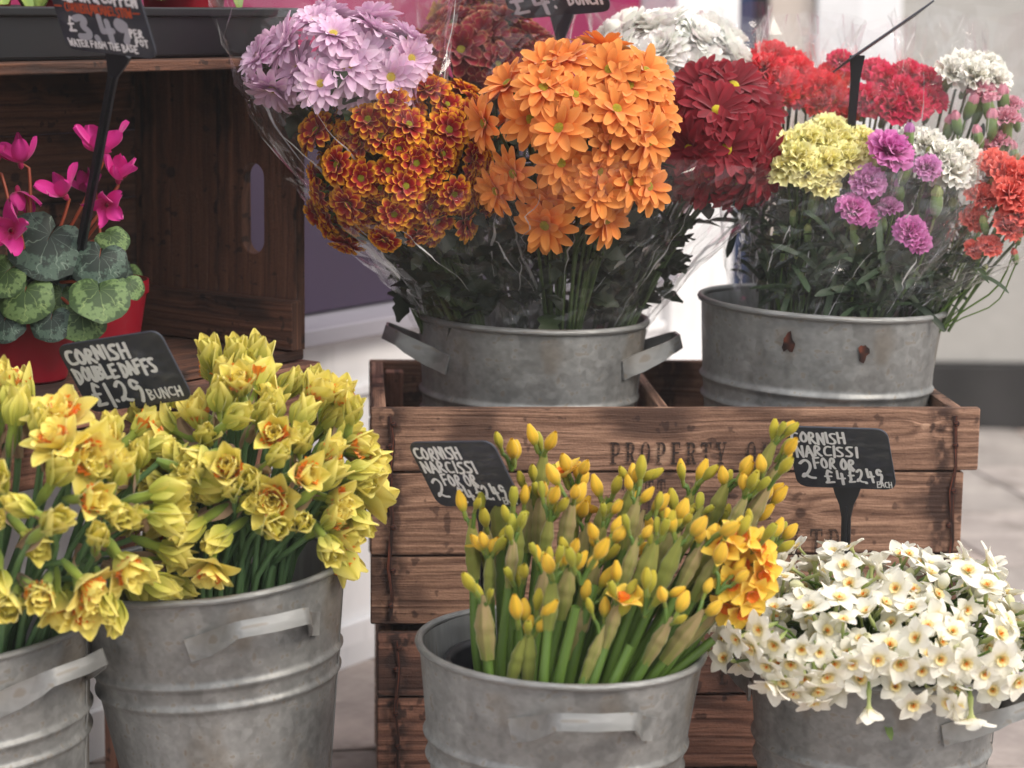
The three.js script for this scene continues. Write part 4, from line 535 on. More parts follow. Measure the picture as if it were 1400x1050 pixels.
// yellow narcissi: thick green stems, papery spathes, clusters of buds
{
  const groups = []; for (let i = 0; i < 5; i++) groups.push(thing('narcissus_bunch', ['first', 'second', 'third', 'fourth', 'fifth'][i] + ' bunch of budding yellow narcissi counted from the leaning price sign', 'narcissi', V(BF.x - 0.08 + i * 0.045, 0.1, BF.z + (i % 2 ? 0.03 : -0.03)), 'narcissus bunches in the front bucket'));
  const spec = [];
  const row = (n, x0, x1, D, ty, jy, lean0, lean1) => { for (let i = 0; i < n; i++) { const f = n > 1 ? i / (n - 1) : 0; spec.push([lerp(x0, x1, f) + rr(-6, 6), D + rr(-0.08, 0.08), lerp(lean0, lean1, f) + rr(-14, 14), ty + rr(-jy, jy)]); } };
  row(12, 668, 925, 0.95, 800, 46, 4, 84); row(14, 660, 925, 0.66, 755, 58, 0, 106); row(14, 655, 925, 0.3, 690, 50, 2, 128); row(13, 680, 925, -0.1, 650, 44, 6, 136); row(8, 690, 920, -0.4, 690, 60, 6, 120); 
  spec.push([700, -0.2, 44, 590], [690, -0.1, 10, 600], [925, -0.3, 135, 572], [925, -0.2, 138, 606], [925, 0, 142, 704], [800, -0.2, 66, 632], [860, -0.2, 88, 640], [672, 0, -8, 690], [900, -0.2, 94, 630]);
  const rimY = BF.y;
  spec.forEach(([bx, f, lean, ty], k) => {
    const dx = (bx - 767) * MPP(2.5), zf = Math.sqrt(Math.max(0.002, 0.142 ** 2 - dx * dx)) * f, D = 2.52 - zf;
    const foot = V(BF.x + dx, BF.y - 0.012, BF.z + zf); const top = P(bx + lean, ty + 30, D + rr(-0.01, 0.02)), dir = top.clone().sub(foot).normalize(), t = groups[clamp(Math.floor((bx - 660) / 58), 0, 4)];
    const below = foot.clone().addScaledVector(dir, -0.17); below.x = lerp(below.x, BF.x, 0.35); below.z = lerp(below.z, BF.z, 0.35);
    const sh = rr(0.85, 1.15), hasSp = rnd() < 0.8, spAt = top.clone().addScaledVector(dir, -0.062 * sh);
    const st = part(t, 'stem', tube([below, foot, spAt, spAt.clone().addScaledVector(dir, 0.02)].map((q) => q.clone().sub(t.position)), 0.0064 * rr(0.85, 1.2), 9, 14, 0.0052), M.stem);
    const lq = turnTo(dir).multiply(new THREE.Quaternion().setFromAxisAngle(V(0, 1, 0), rr(0, 6.28)));
    if (hasSp) { const s = part(st, 'spathe', pick(spatheNarc), M.petal, spAt.clone().sub(t.position), lq); s.scale.set(sh * rr(0.85, 1.15), sh * 0.82, sh * rr(0.85, 1.15)); }
    const nb = 2 + Math.floor(rnd() * 3.4);
    for (let i = 0; i < nb; i++) {
      const a = i / nb * 6.28 + rr(0, 1.5), side = V(Math.cos(a), 0, Math.sin(a) * 0.8), out = rr(0.25, 0.75), bd = dir.clone().addScaledVector(side, out).normalize(), from = spAt.clone().addScaledVector(dir, 0.05 * sh), p = from.clone().addScaledVector(bd, rr(0.008, 0.036));
      if (p.y < rimY + 0.02) continue;
      const w = rnd(), n2 = bd.clone().add(V(rr(-0.25, 0.25), rr(-0.1, 0.3), rr(-0.1, 0.35))).normalize(), open = w < 0.05;
      const f = part(st, open ? 'flower_head' : 'bud', open ? pick(NOPEN) : pick(NBUD), M.petal, p.clone().sub(t.position), turnTo(n2).multiply(new THREE.Quaternion().setFromAxisAngle(V(0, 1, 0), rr(0, 6.28)))); f.scale.setScalar(rr(0.68, 1.05));
      part(st, 'pedicel', tube([from, from.clone().lerp(p, 0.5).addScaledVector(dir, 0.003), p.clone().addScaledVector(n2, -0.008)].map((q) => q.clone().sub(t.position)), 0.0026, 5, 4), M.stem);
    }
  });
  // open orange-cupped flowers hanging between the two buckets
  const t = thing('narcissus_bunch', 'bunch of open golden narcissi with orange cups leaning against the white ones', 'narcissi', V(BF.x + 0.075, 0.2, BF.z - 0.01));
  for (const [x, y, nx, ny, nz, s] of [[1008, 740, 0.3, 0.7, 0.6, 1], [1030, 752, 0.6, 0.5, 0.5, 1], [1012, 772, 0.2, 0.2, 1, 1.05], [1036, 786, 0.6, 0.1, 0.8, 1], [1000, 796, 0, 0, 1, 0.95], [1024, 808, 0.3, -0.3, 0.9, 1], [994, 824, -0.2, -0.4, 0.9, 0.95], [1012, 832, 0.2, -0.5, 0.8, 0.9], [990, 750, -0.2, 0.5, 0.8, 0.95], [1040, 770, 0.8, 0.3, 0.4, 0.9]]) {
    const p = P(x, y, 2.46 + rr(-0.01, 0.015)), n = V(nx, ny, nz).normalize(), foot = t.position.clone().lerp(p, 0.1);
    const st = part(t, 'stem', tube([V(0, 0, 0), V(BF.x + 0.12, BF.y + 0.0, BF.z - 0.03).sub(t.position), p.clone().lerp(V(BF.x + 0.125, BF.y + 0.03, BF.z - 0.03), 0.4).sub(t.position), p.clone().addScaledVector(n, -0.014).sub(t.position)], 0.003, 5, 8), M.stem);
    part(st, 'flower_head', NOPEN[2], M.petal, p.clone().sub(t.position), turnTo(n).multiply(new THREE.Quaternion().setFromAxisAngle(V(0, 1, 0), rr(0, 6.28)))).scale.setScalar(s * 0.98);
  }
}
// white narcissi
{
  const C = P(1200, 868, 2.6), groups = []; for (let i = 0; i < 5; i++) { const a = (i + 0.5) / 5 * 2 * Math.PI; groups.push(thing('white_narcissus_bunch', 'bunch of small white narcissi ' + ['on the side away from the golden narcissi', 'hanging over the front rim of its bucket', 'touching the golden orange cupped narcissi', 'in front of the upright price sign', 'against the crate end away from the white shopfront'][i], 'narcissi', V(BWH.x + 0.05 * Math.cos(a), 0.08, BWH.z + 0.05 * Math.sin(a)), 'white narcissus bunches in the right bucket')); }
  const heads = [
    ...dome(C, 0.2, 0.096, 0.15, 380, (n) => n.z > -0.6 && n.y > -0.3, 0.2), ...dome(C, 0.172, 0.075, 0.13, 220, (n) => n.z > -0.3 && n.y > -0.25, 0.3).map((h) => ({ ...h, bud: rnd() < 0.8 })),
  ];
  for (const [x, y, nx, ny, nz, b] of [[1060, 880, -0.5, -0.3, 0.7], [1082, 905, -0.2, -0.5, 0.8], [1100, 925, 0, -0.6, 0.7], [1118, 940, 0.1, -0.7, 0.6], [1072, 930, -0.3, -0.6, 0.6], [1140, 905, 0.2, -0.4, 0.8], [1040, 860, -0.7, -0.1, 0.6], [1010, 872, -0.8, -0.3, 0.5], [1050, 908, -0.5, -0.6, 0.6], [1120, 890, 0.1, -0.2, 0.9], [1188, 968, 0, -0.95, 0.25], [1248, 962, 0.05, -0.35, 0.95], [1298, 960, -0.6, -0.3, 0.7], [1308, 966, 0.5, -0.2, 0.8], [1328, 980, 0.05, -0.95, 0.2], [1390, 930, 0.4, -0.4, 0.8], [1165, 906, 0, -0.3, 0.9], [1345, 920, 0.2, -0.2, 0.9], [1230, 905, 0, -0.2, 0.95], [1285, 900, 0.1, -0.1, 0.95], [1086, 944, -0.2, -0.7, 0.6], [1112, 956, 0.1, -0.8, 0.5], [1130, 922, 0.1, -0.5, 0.8], [1096, 886, -0.1, -0.2, 0.9], [1030, 884, -0.7, -0.4, 0.5], [1058, 934, -0.5, -0.7, 0.4], [1200, 900, 0, -0.2, 0.95], [1260, 915, 0, -0.3, 0.9], [1320, 905, 0.1, -0.2, 0.9], [1368, 900, 0.2, -0.1, 0.9]]) heads.push({ p: P(x, y, 2.44), n: V(nx, ny, nz).normalize(), s: rr(0.95, 1.15), low: true });
  for (const h of heads) {
    const a = (Math.atan2(h.p.z - BWH.z, h.p.x - BWH.x) + 2 * Math.PI) % (2 * Math.PI), t = groups[Math.floor(a / (2 * Math.PI) * 5) % 5], n = h.n.clone().add(V(rr(-0.75, 0.75), rr(-0.7, 0.6), rr(-0.3, 0.5))).normalize();
    const q = turnTo(h.low ? h.n : n).multiply(new THREE.Quaternion().setFromAxisAngle(V(0, 1, 0), rr(0, 6.28))), ax = h.low ? h.n : n, s = h.s * rr(0.78, 1.02);
    const over = V(lerp(BWH.x, h.p.x, 0.68), Math.max(BWH.y + 0.012, h.p.y - 0.03), lerp(BWH.z, h.p.z, 0.68)), e = h.p.clone().addScaledVector(ax, -0.024 * s);
    const foot = V(lerp(BWH.x, h.p.x, 0.4), 0.1, lerp(BWH.z, h.p.z, 0.4)), st = part(t, 'stem', tube([foot, V(lerp(BWH.x, h.p.x, 0.55), BWH.y - 0.02, lerp(BWH.z, h.p.z, 0.55)), over, e].map((k) => k.clone().sub(t.position)), 0.0024, 5, 10, 0.0017), M.stem);
    const f = part(st, h.bud ? 'bud' : 'flower_head', h.bud ? pick(WBUD) : pick(WNARC), M.petal, h.p.clone().sub(t.position), q); f.scale.setScalar(s);
  }
  const fol = thing('narcissus_leaves', 'dark green leaves packed among the white narcissus stems', 'leaves', V(BWH.x, BWH.y - 0.1, BWH.z));
  part(fol, 'foliage', foliageGeo(160, () => { const a = rr(0, 6.28), r = Math.sqrt(rnd()) * 0.12; return V(Math.cos(a) * r, rr(0.05, 0.15), Math.sin(a) * r); }, 0.06, hx('#4c6034'), hx('#6e8244'), 'strap'), M.leaf).userData.kind = 'stuff';
}

// ------------------------------------------------------------------ left display: bench, crate on its side, pots
const KD = 3.0, KC = P(418, 492, KD), KY = KC.y;                  // front right bottom corner of the crate on its side
const kq = qWall, kAt = (x, y, z) => KC.clone().addScaledVector(U, x).addScaledVector(NRM, z).setY(KY + y);
const KH = 0.402;
{
  const b = thing('display_bench', 'low brown wooden bench under the crate of cyclamen', 'bench', kAt(-0.38, 0, -0.15).setY(0)); b.quaternion.copy(kq);
  for (let k = 0; k < 3; k++) plank(b, 'top_board', 0.86, 0.026, 0.108, V(-0.04, KY - 0.0145, 0.114 - k * 0.112), woods[pick([1, 3])]);
  plank(b, 'apron', 0.8, 0.06, 0.018, V(-0.04, KY - 0.06, 0.15), woods[4]); plank(b, 'apron', 0.8, 0.06, 0.018, V(-0.04, KY - 0.06, -0.15), woods[4]);
  for (const x of [-0.42, 0.3]) for (const z of [-0.12, 0.12]) plank(b, 'leg', 0.04, KY - 0.032, 0.04, V(x, (KY - 0.032) / 2 + 0.003, z), woods[3]);
  const t = thing('wooden_crate', 'wooden crate on its side around the cyclamen pots, boards toned darker for shade', 'crate', kAt(0, 0, 0)); t.quaternion.copy(kq);
  const W = 0.78, D = 0.31, th = 0.014;
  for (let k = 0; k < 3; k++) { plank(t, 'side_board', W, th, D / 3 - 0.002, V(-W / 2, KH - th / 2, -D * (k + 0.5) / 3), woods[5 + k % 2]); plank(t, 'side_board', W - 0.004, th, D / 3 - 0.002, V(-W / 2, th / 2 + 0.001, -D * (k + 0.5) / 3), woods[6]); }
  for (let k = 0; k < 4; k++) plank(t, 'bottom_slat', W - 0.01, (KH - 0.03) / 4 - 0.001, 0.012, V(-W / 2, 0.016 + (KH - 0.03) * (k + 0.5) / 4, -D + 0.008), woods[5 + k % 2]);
  const sh = new THREE.Shape(); sh.moveTo(0.001, 0.016); sh.lineTo(D - 0.02, 0.016); sh.lineTo(D - 0.02, KH - 0.016); sh.lineTo(0.001, KH - 0.016); sh.closePath();
  const ho = new THREE.Path(), hz = 0.075, hy = 0.2, hr = 0.02, hl = 0.042; ho.moveTo(hz - hr, hy - hl); ho.absarc(hz, hy - hl, hr, Math.PI, 2 * Math.PI, false); ho.absarc(hz, hy + hl, hr, 0, Math.PI, false); ho.closePath(); sh.holes.push(ho);
  const eg = new THREE.ExtrudeGeometry(sh, { depth: 0.016, bevelEnabled: true, bevelSize: 0.0012, bevelThickness: 0.0012, bevelSegments: 1, curveSegments: 10 }); eg.rotateY(Math.PI / 2); // shape x -> -z
  { const p = eg.attributes.position, uv = eg.attributes.uv; for (let i = 0; i < p.count; i++) uv.setXY(i, p.getY(i) / 0.8, p.getZ(i) / 0.14 + p.getX(i) * 5); }
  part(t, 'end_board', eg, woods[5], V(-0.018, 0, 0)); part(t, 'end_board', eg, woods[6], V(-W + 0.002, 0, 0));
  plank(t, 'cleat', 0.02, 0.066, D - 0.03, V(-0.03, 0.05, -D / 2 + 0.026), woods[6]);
}
// chalk signs need a stroke font
const FONT = {
  A: [[[0, 1], [0.45, 0], [1, 1]], [[0.2, 0.65], [0.8, 0.62]]], B: [[[0.05, 0], [0.05, 1]], [[0.05, 0.02], [0.7, 0.05], [0.8, 0.28], [0.1, 0.48], [0.85, 0.6], [0.85, 0.92], [0.05, 1]]], C: [[[0.95, 0.1], [0.5, 0], [0.1, 0.3], [0.1, 0.75], [0.45, 1], [1, 0.9]]], D: [[[0.08, 0], [0.08, 1]], [[0, 0.02], [0.7, 0.1], [0.95, 0.5], [0.65, 0.92], [0, 1]]],
  E: [[[0.9, 0.02], [0.1, 0.05], [0.1, 1], [0.95, 0.96]], [[0.1, 0.5], [0.75, 0.48]]], F: [[[0.95, 0], [0.12, 0.06], [0.1, 1]], [[0.1, 0.5], [0.75, 0.46]]], G: [[[0.9, 0.1], [0.5, 0], [0.1, 0.4], [0.2, 0.9], [0.7, 1], [0.9, 0.6], [0.6, 0.55]]], H: [[[0.08, 0], [0.08, 1]], [[0.9, 0], [0.9, 1]], [[0.08, 0.5], [0.9, 0.48]]], I: [[[0.5, 0], [0.5, 1]]],
  L: [[[0.1, 0], [0.1, 1], [0.9, 0.95]]], M: [[[0, 1], [0.15, 0], [0.5, 0.65], [0.85, 0], [1, 1]]], N: [[[0.05, 1], [0.1, 0], [0.88, 1], [0.92, 0]]], O: [[[0.5, 0], [0.1, 0.25], [0.08, 0.75], [0.5, 1], [0.92, 0.75], [0.9, 0.25], [0.5, 0]]], P: [[[0.1, 1], [0.1, 0], [0.8, 0.05], [0.85, 0.42], [0.1, 0.55]]], R: [[[0.1, 1], [0.1, 0], [0.8, 0.06], [0.8, 0.42], [0.15, 0.55], [0.95, 1]]],
  S: [[[0.9, 0.06], [0.4, 0], [0.12, 0.25], [0.5, 0.48], [0.88, 0.72], [0.6, 1], [0.05, 0.94]]], T: [[[0, 0.04], [1, 0]], [[0.5, 0.02], [0.5, 1]]], U: [[[0.08, 0], [0.1, 0.75], [0.5, 1], [0.88, 0.75], [0.92, 0]]], W: [[[0, 0], [0.22, 1], [0.5, 0.35], [0.76, 1], [1, 0]]], X: [[[0, 0], [1, 1]], [[1, 0], [0, 1]]],
  1: [[[0.35, 0], [0.6, 1]]], 2: [[[0.05, 0.25], [0.4, 0], [0.8, 0.2], [0.75, 0.5], [0.3, 0.85], [0.05, 0.95], [0.25, 0.7], [0.6, 0.95], [1, 0.95]]], 3: [[[0.05, 0.12], [0.55, 0], [0.85, 0.2], [0.4, 0.45], [0.95, 0.65], [0.75, 0.97], [0.1, 0.92]]], 4: [[[0.1, 0], [0.15, 0.6], [0.95, 0.55]], [[0.65, 0.2], [0.75, 1]]], 9: [[[0.85, 0.2], [0.5, 0], [0.15, 0.25], [0.45, 0.5], [0.88, 0.3], [0.95, 0.65], [0.6, 1]]],
  '£': [[[0.85, 0.15], [0.5, 0], [0.3, 0.3], [0.35, 0.8], [0.1, 1], [0.9, 0.95]], [[0.05, 0.5], [0.75, 0.48]]], '.': [[[0.3, 0.95], [0.4, 1]]], '-': [[[0.1, 0.5], [0.9, 0.48]]], ',': [[[0.4, 0.9], [0.3, 1.2]]], '&': [[[1, 1], [0.2, 0.2], [0.5, 0], [0.7, 0.25], [0.1, 0.7], [0.4, 1], [0.9, 0.6]]],
};
function write(c, s, x, y, w, h, lw, color = '#f4f4f6', dbl = 0) {            // s fills the width w from x, capitals h high from y
  const ws = [...s].map((k) => (k === ' ' ? 0.5 : 'I1.,'.includes(k) ? 0.45 : 'MW'.includes(k) ? 1.25 : 1)), tot = ws.reduce((a, b) => a + b, 0), u = w / tot; let X = x; c.strokeStyle = color; c.lineCap = c.lineJoin = 'round';
  [...s].forEach((k, i) => {
    const cw = ws[i] * u * 0.8, dy = rr(-0.06, 0.06) * h, hh = h * rr(0.92, 1.08), sk = rr(-0.05, 0.08) * h;
    for (const st of FONT[k] ?? []) for (let pass = 0; pass <= (dbl ? 1 : 0); pass++) {
      const pt = st.map(([a, b]) => [X + a * cw + (1 - b) * sk + pass * dbl + rr(-0.01, 0.01) * h, y + dy + b * hh + rr(-0.02, 0.02) * h]); c.lineWidth = lw * 1.4 * rr(0.85, 1.15); c.globalAlpha = rr(0.86, 1); c.beginPath(); c.moveTo(...pt[0]);
      if (pt.length < 3 || 'AMNWEFLTHX4£'.includes(k)) pt.slice(1).forEach((e) => c.lineTo(...e)); else { for (let j = 1; j < pt.length - 1; j++) { const e = j === pt.length - 2 ? pt[j + 1] : [(pt[j][0] + pt[j + 1][0]) / 2, (pt[j][1] + pt[j + 1][1]) / 2]; c.quadraticCurveTo(pt[j][0], pt[j][1], e[0], e[1]); } }
      c.stroke();
    }
    X += ws[i] * u;
  }); c.globalAlpha = 1;
}
function chalkSign({ label, TL, TR, BL, D, z1, stakeTo, stakeD, draw, ends = 0.5 }) {
  const m = MPP(D), e1 = [TR[0] - TL[0], TR[1] - TL[1]], e2 = [BL[0] - TL[0], BL[1] - TL[1]], z2 = -(e1[0] * e2[0] + e1[1] * e2[1]) / z1;
  const a = P(...TL, D), b = P(...TR, D + z1 * m), d = P(...BL, D + z2 * m), X = b.clone().sub(a), w = X.length(); X.normalize(); const Yd = d.clone().sub(a); Yd.addScaledVector(X, -Yd.dot(X)); const h = Yd.length(), Yu = Yd.clone().normalize().negate(), Z = X.clone().cross(Yu);
  const foot = stakeTo.isVector3 ? stakeTo : P(stakeTo[0], stakeTo[1], stakeD), q = new THREE.Quaternion().setFromRotationMatrix(new THREE.Matrix4().makeBasis(X, Yu, Z)), ctr = a.clone().addScaledVector(X, w / 2).addScaledVector(Yu, -h / 2);
  const t = thing('chalk_sign', label, 'sign', foot), sh = new THREE.Shape(), r = Math.min(w, h) * 0.16, x0 = -w / 2, y0 = -h / 2;
  sh.moveTo(x0 + r, y0); sh.lineTo(-x0 - r, y0); sh.quadraticCurveTo(-x0, y0, -x0, y0 + r); sh.lineTo(-x0, -y0 - r); sh.quadraticCurveTo(-x0, -y0, -x0 - r, -y0); sh.lineTo(x0 + r, -y0); sh.quadraticCurveTo(x0, -y0, x0, -y0 - r); sh.lineTo(x0, y0 + r); sh.quadraticCurveTo(x0, y0, x0 + r, y0);
  const g = new THREE.ExtrudeGeometry(sh, { depth: 0.002, bevelEnabled: true, bevelSize: 0.0005, bevelThickness: 0.0005, bevelSegments: 1, curveSegments: 8 }).translate(0, 0, -0.0025);
  part(t, 'plate', g, M.slate, ctr.clone().sub(foot), q);
  if (draw) {
    const cv = document.createElement('canvas'); cv.width = 768; cv.height = Math.round(768 * h / w); const c = cv.getContext('2d');
    for (let i = 0; i < 260; i++) { c.fillStyle = `rgba(225,226,232,${rr(0.004, 0.03)})`; c.beginPath(); c.ellipse(rr(0, 768), rr(0, cv.height), rr(3, 90), rr(2, 24), rr(-0.6, 0.4), 0, 7); c.fill(); }
    draw(c, cv.width, cv.height);
    const im = c.getImageData(0, 0, cv.width, cv.height); for (let i = 0; i < cv.width * cv.height; i++) { const x = i % cv.width, y = (i / cv.width) | 0; im.data[4 * i + 3] *= 0.84 + 0.16 * vn(x / 3, y / 3, 9) ; } c.putImageData(im, 0, 0);
    const tx = new THREE.CanvasTexture(cv); tx.colorSpace = THREE.SRGBColorSpace;
    part(t, 'lettering', new THREE.PlaneGeometry(w * 0.985, h * 0.97), new THREE.MeshStandardMaterial({ map: tx, transparent: true, roughness: 0.95 }), ctr.clone().addScaledVector(Z, 0.0014).sub(foot), q);
  }
  const nk = ctr.clone().addScaledVector(Yu, -h / 2 + 0.004).addScaledVector(X, (ends - 0.5) * w).addScaledVector(Z, -0.0045), pts = [], wd = [], L = nk.distanceTo(foot);
  for (let i = 0; i <= 14; i++) { const f = i / 14; pts.push(nk.clone().lerp(foot, f).addScaledVector(Yu, 0)); wd.push(lerp(0.05, 0.0125, smooth(0, 0.055 / L, f)) ); }
  for (let i = 0; i <= 14; i++) { const f = Math.pow(i / 14, 1.6); pts[i] = nk.clone().lerp(foot, f); wd[i] = lerp(0.036, 0.0115, smooth(0, 0.04 / L, f)); }
  part(t, 'stake', sweep(pts.map((p) => p.clone().sub(foot)), X, wd, 0.0045), M.black);
  part(t, 'stake_rib', sweep(pts.slice(3).map((p) => p.clone().sub(foot).addScaledVector(Z, 0.0034)), X, 0.003, 0.004), M.black);
  return t;
}
const narcText = (c, W, H) => { write(c, 'CORNISH', W * 0.03, H * 0.05, W * 0.56, H * 0.18, 13, undefined, 5); write(c, 'NARCISSI', W * 0.05, H * 0.28, W * 0.64, H * 0.18, 13, undefined, 5); write(c, '2', W * 0.06, H * 0.52, W * 0.17, H * 0.34, 15, undefined, 4); write(c, 'FOR OR', W * 0.21, H * 0.49, W * 0.42, H * 0.18, 12, undefined, 5); write(c, '£4', W * 0.3, H * 0.71, W * 0.22, H * 0.23, 14, undefined, 6); write(c, '£2.49', W * 0.54, H * 0.65, W * 0.36, H * 0.24, 13, undefined, 5); write(c, 'EACH', W * 0.82, H * 0.86, W * 0.16, H * 0.1, 7); };
chalkSign({ label: 'tilted chalk price sign for narcissi on a black stake in the front bucket', TL: [556, 606], TR: [672, 604], BL: [590, 692], D: 2.55, z1: -88, stakeTo: P(650, 900, 2.6).setY(0.2), draw: narcText, ends: 0.56 });
chalkSign({ label: 'upright chalk price sign for narcissi standing behind the white narcissi', TL: [1074, 584], TR: [1212, 588], BL: [1092, 665], D: 2.72, z1: -50, stakeTo: P(1158, 800, 2.74).setY(0.2), draw: narcText, ends: 0.5 });
chalkSign({ label: 'chalk price sign reading Cornish double daffs above the daffodils', TL: [76, 474], TR: [216, 452], BL: [114, 566], D: 2.56, z1: -84, stakeTo: P(200, 760, 2.62).setY(0.25), ends: 0.55, draw: (c, W, H) => { write(c, 'CORNISH', W * 0.04, H * 0.07, W * 0.62, H * 0.2, 15, undefined, 6); write(c, 'DOUBLE DAFFS', W * 0.04, H * 0.34, W * 0.8, H * 0.2, 14, undefined, 6); write(c, '£1.29', W * 0.1, H * 0.6, W * 0.52, H * 0.32, 15, undefined, 7); write(c, 'BUNCH', W * 0.63, H * 0.79, W * 0.33, H * 0.14, 10); } });
const potAt = P(36, 540, 2.73).setY(KY + 0.0155), potBt = kAt(-0.215, 0.0155, -0.17);
chalkSign({ label: 'large chalk price sign reading 3.49 per pot above the cyclamen', TL: [62, -28], TR: [186, -16], BL: [86, 66], D: 2.53, z1: -90, stakeTo: potAt.clone().add(V(0.05, 0.07, -0.01)), ends: 0.55, draw: (c, W, H) => { write(c, 'CLOUX & COPPEN', W * 0.12, H * 0.08, W * 0.86, H * 0.17, 15); write(c, '-', W * 0.01, H * 0.29, W * 0.12, H * 0.14, 8, '#c8542c'); write(c, 'CORNISH,MICHAELSTOW', W * 0.13, H * 0.29, W * 0.76, H * 0.13, 8, '#c8542c'); write(c, '-', W * 0.89, H * 0.29, W * 0.11, H * 0.14, 8, '#c8542c'); c.save(); write(c, '£', W * 0.1, H * 0.5, W * 0.11, H * 0.22, 12); c.restore(); write(c, '3.49', W * 0.2, H * 0.47, W * 0.62, H * 0.33, 34, '#b4b6c0'); write(c, 'PER', W * 0.79, H * 0.6, W * 0.15, H * 0.11, 10); write(c, 'POT', W * 0.83, H * 0.74, W * 0.14, H * 0.1, 10); write(c, 'WATER FROM THE BASE', W * 0.05, H * 0.84, W * 0.78, H * 0.1, 9); } });
chalkSign({ label: 'chalk price sign per bunch among the chrysanthemum wraps', TL: [668, -58], TR: [806, -72], BL: [700, 27], D: 3.06, z1: -70, stakeTo: inTub(TUBL, 0.02, 0.0, -0.02), ends: 0.5, draw: (c, W, H) => { write(c, '£4', W * 0.04, H * 0.52, W * 0.42, H * 0.4, 18, '#d8d8de', 6); write(c, '.', W * 0.46, H * 0.5, W * 0.06, H * 0.36, 14); write(c, '99', W * 0.42, H * 0.4, W * 0.26, H * 0.34, 14, '#d8d8de', 5); write(c, 'BUNCH', W * 0.62, H * 0.64, W * 0.34, H * 0.22, 12, undefined, 4); } });
{ // the sign seen edge-on
  const a = P(1152, 88, 3.0), b = P(1268, 8, 3.03), X = b.clone().sub(a), w = X.length(); X.normalize(); const view = a.clone().sub(camera.position).normalize(), Y = view.clone().addScaledVector(X, -view.dot(X)).addScaledVector(V(0, 1, 0), -0.03).normalize(), Z = X.clone().cross(Y).normalize(), ctr = a.clone().lerp(b, 0.5).addScaledVector(Y, 0.01), foot = inTub(TUBR, 0.02, -0.01, -0.02);
  const t = thing('chalk_sign', 'black price sign seen edge-on above the carnations', 'sign', foot), q = new THREE.Quaternion().setFromRotationMatrix(new THREE.Matrix4().makeBasis(X, Y.clone().addScaledVector(X, -Y.dot(X)).normalize(), Z));
  part(t, 'plate', box(w, 0.085, 0.0024, 0.001), M.slate, ctr.clone().sub(foot), q);
  const s0 = P(1172, 76, 3.0), pts = [0, 0.05, 0.1, 0.2, 0.5, 1].map((f) => s0.clone().lerp(foot, f).sub(foot)); part(t, 'stake', sweep(pts, V(1, 0, 0), [0.02, 0.015, 0.012, 0.011, 0.011, 0.011], 0.005), M.black);
}
// cyclamen
const cycTex = (light) => { const cl = light ? [[48, 70, 32], [106, 130, 78], [144, 160, 100]] : [[30, 44, 36], [76, 98, 84], [138, 152, 136]];
  return tex(256, 256, (x, y) => { // u along the leaf from the stalk, v across
    const r = Math.hypot((x - 0.36) / 0.64, (y - 0.5) / 0.5), a = Math.atan2(y - 0.5, x - 0.3) + 0.5 * (fbm(x * 7, y * 7, 71, 2) - 0.5), n = fbm(x * 16, y * 16, light ? 7 : 17, 4), band = smooth(0.42, 0.6, r + 0.7 * (n - 0.5)) * (1 - smooth(0.74, 0.88, r + 0.7 * (n - 0.5)));
    const vein = Math.max(0, 1 - Math.abs(Math.sin(a * 4.5)) * (10 + r * 26) * 0.35) * (1 - smooth(0.75, 0.95, r)), net = smooth(0.9, 1, 1 - Math.abs(fbm(x * 11, y * 11, 27, 2) - 0.5) * 5) * smooth(0.3, 0.5, r);
    return mixc(mixc(cl[0], cl[1], clamp(band * 0.85, 0, 1)), cl[2], clamp(vein * 0.75 + net * 0.5 * (light ? 0.4 : 1), 0, 0.9)); }); };
const leafMats = [false, true].map((l) => new THREE.MeshPhysicalMaterial({ map: cycTex(l), roughness: 0.62, side: THREE.DoubleSide }));
const cycLeaf = variants(3, (k) => { const g = new Geo(); g.grid(7, 26, (u, v) => { const a = (v - 0.5) * 2 * Math.PI * 0.985, lobe = 1 - 0.42 * Math.pow(Math.abs(v - 0.5) * 2, 6) + 0.03 * Math.cos(a * 6 + k) + 0.012 * Math.cos(a * 17), r = u * lobe; return [r * Math.cos(a) * 0.95 + 0.12, 0.10 * r * r * Math.sin(a * 2.5 + k) - 0.22 * u * u * (k === 1 ? 1.4 : 0.8) + 0.05 * Math.abs(Math.sin(a)) * u, r * Math.sin(a)]; }); for (let i = 0; i < g.p.length / 3; i++) { g.u[2 * i] = 0.36 + g.p[3 * i] * 0.55; g.u[2 * i + 1] = 0.5 + g.p[3 * i + 2] * 0.48; } return g.build(); });
function pot(t, R, H, square) {
  const lp = [[0.001, 0], [R * 0.74, 0], [R * 0.76, 0.004], [R * 0.95, H * 0.82], [R, H * 0.83], [R, H], [R * 0.95, H], [R * 0.92, H * 0.86], [0.001, H * 0.86]].map(([a, b]) => new THREE.Vector2(a, b));
  part(t, 'pot', new THREE.LatheGeometry(lp.slice(0, 8), 32), M.redpot); part(t, 'soil', new THREE.CylinderGeometry(R * 0.92, R * 0.92, 0.008, 24), M.soil, V(0, H * 0.86, 0));
}
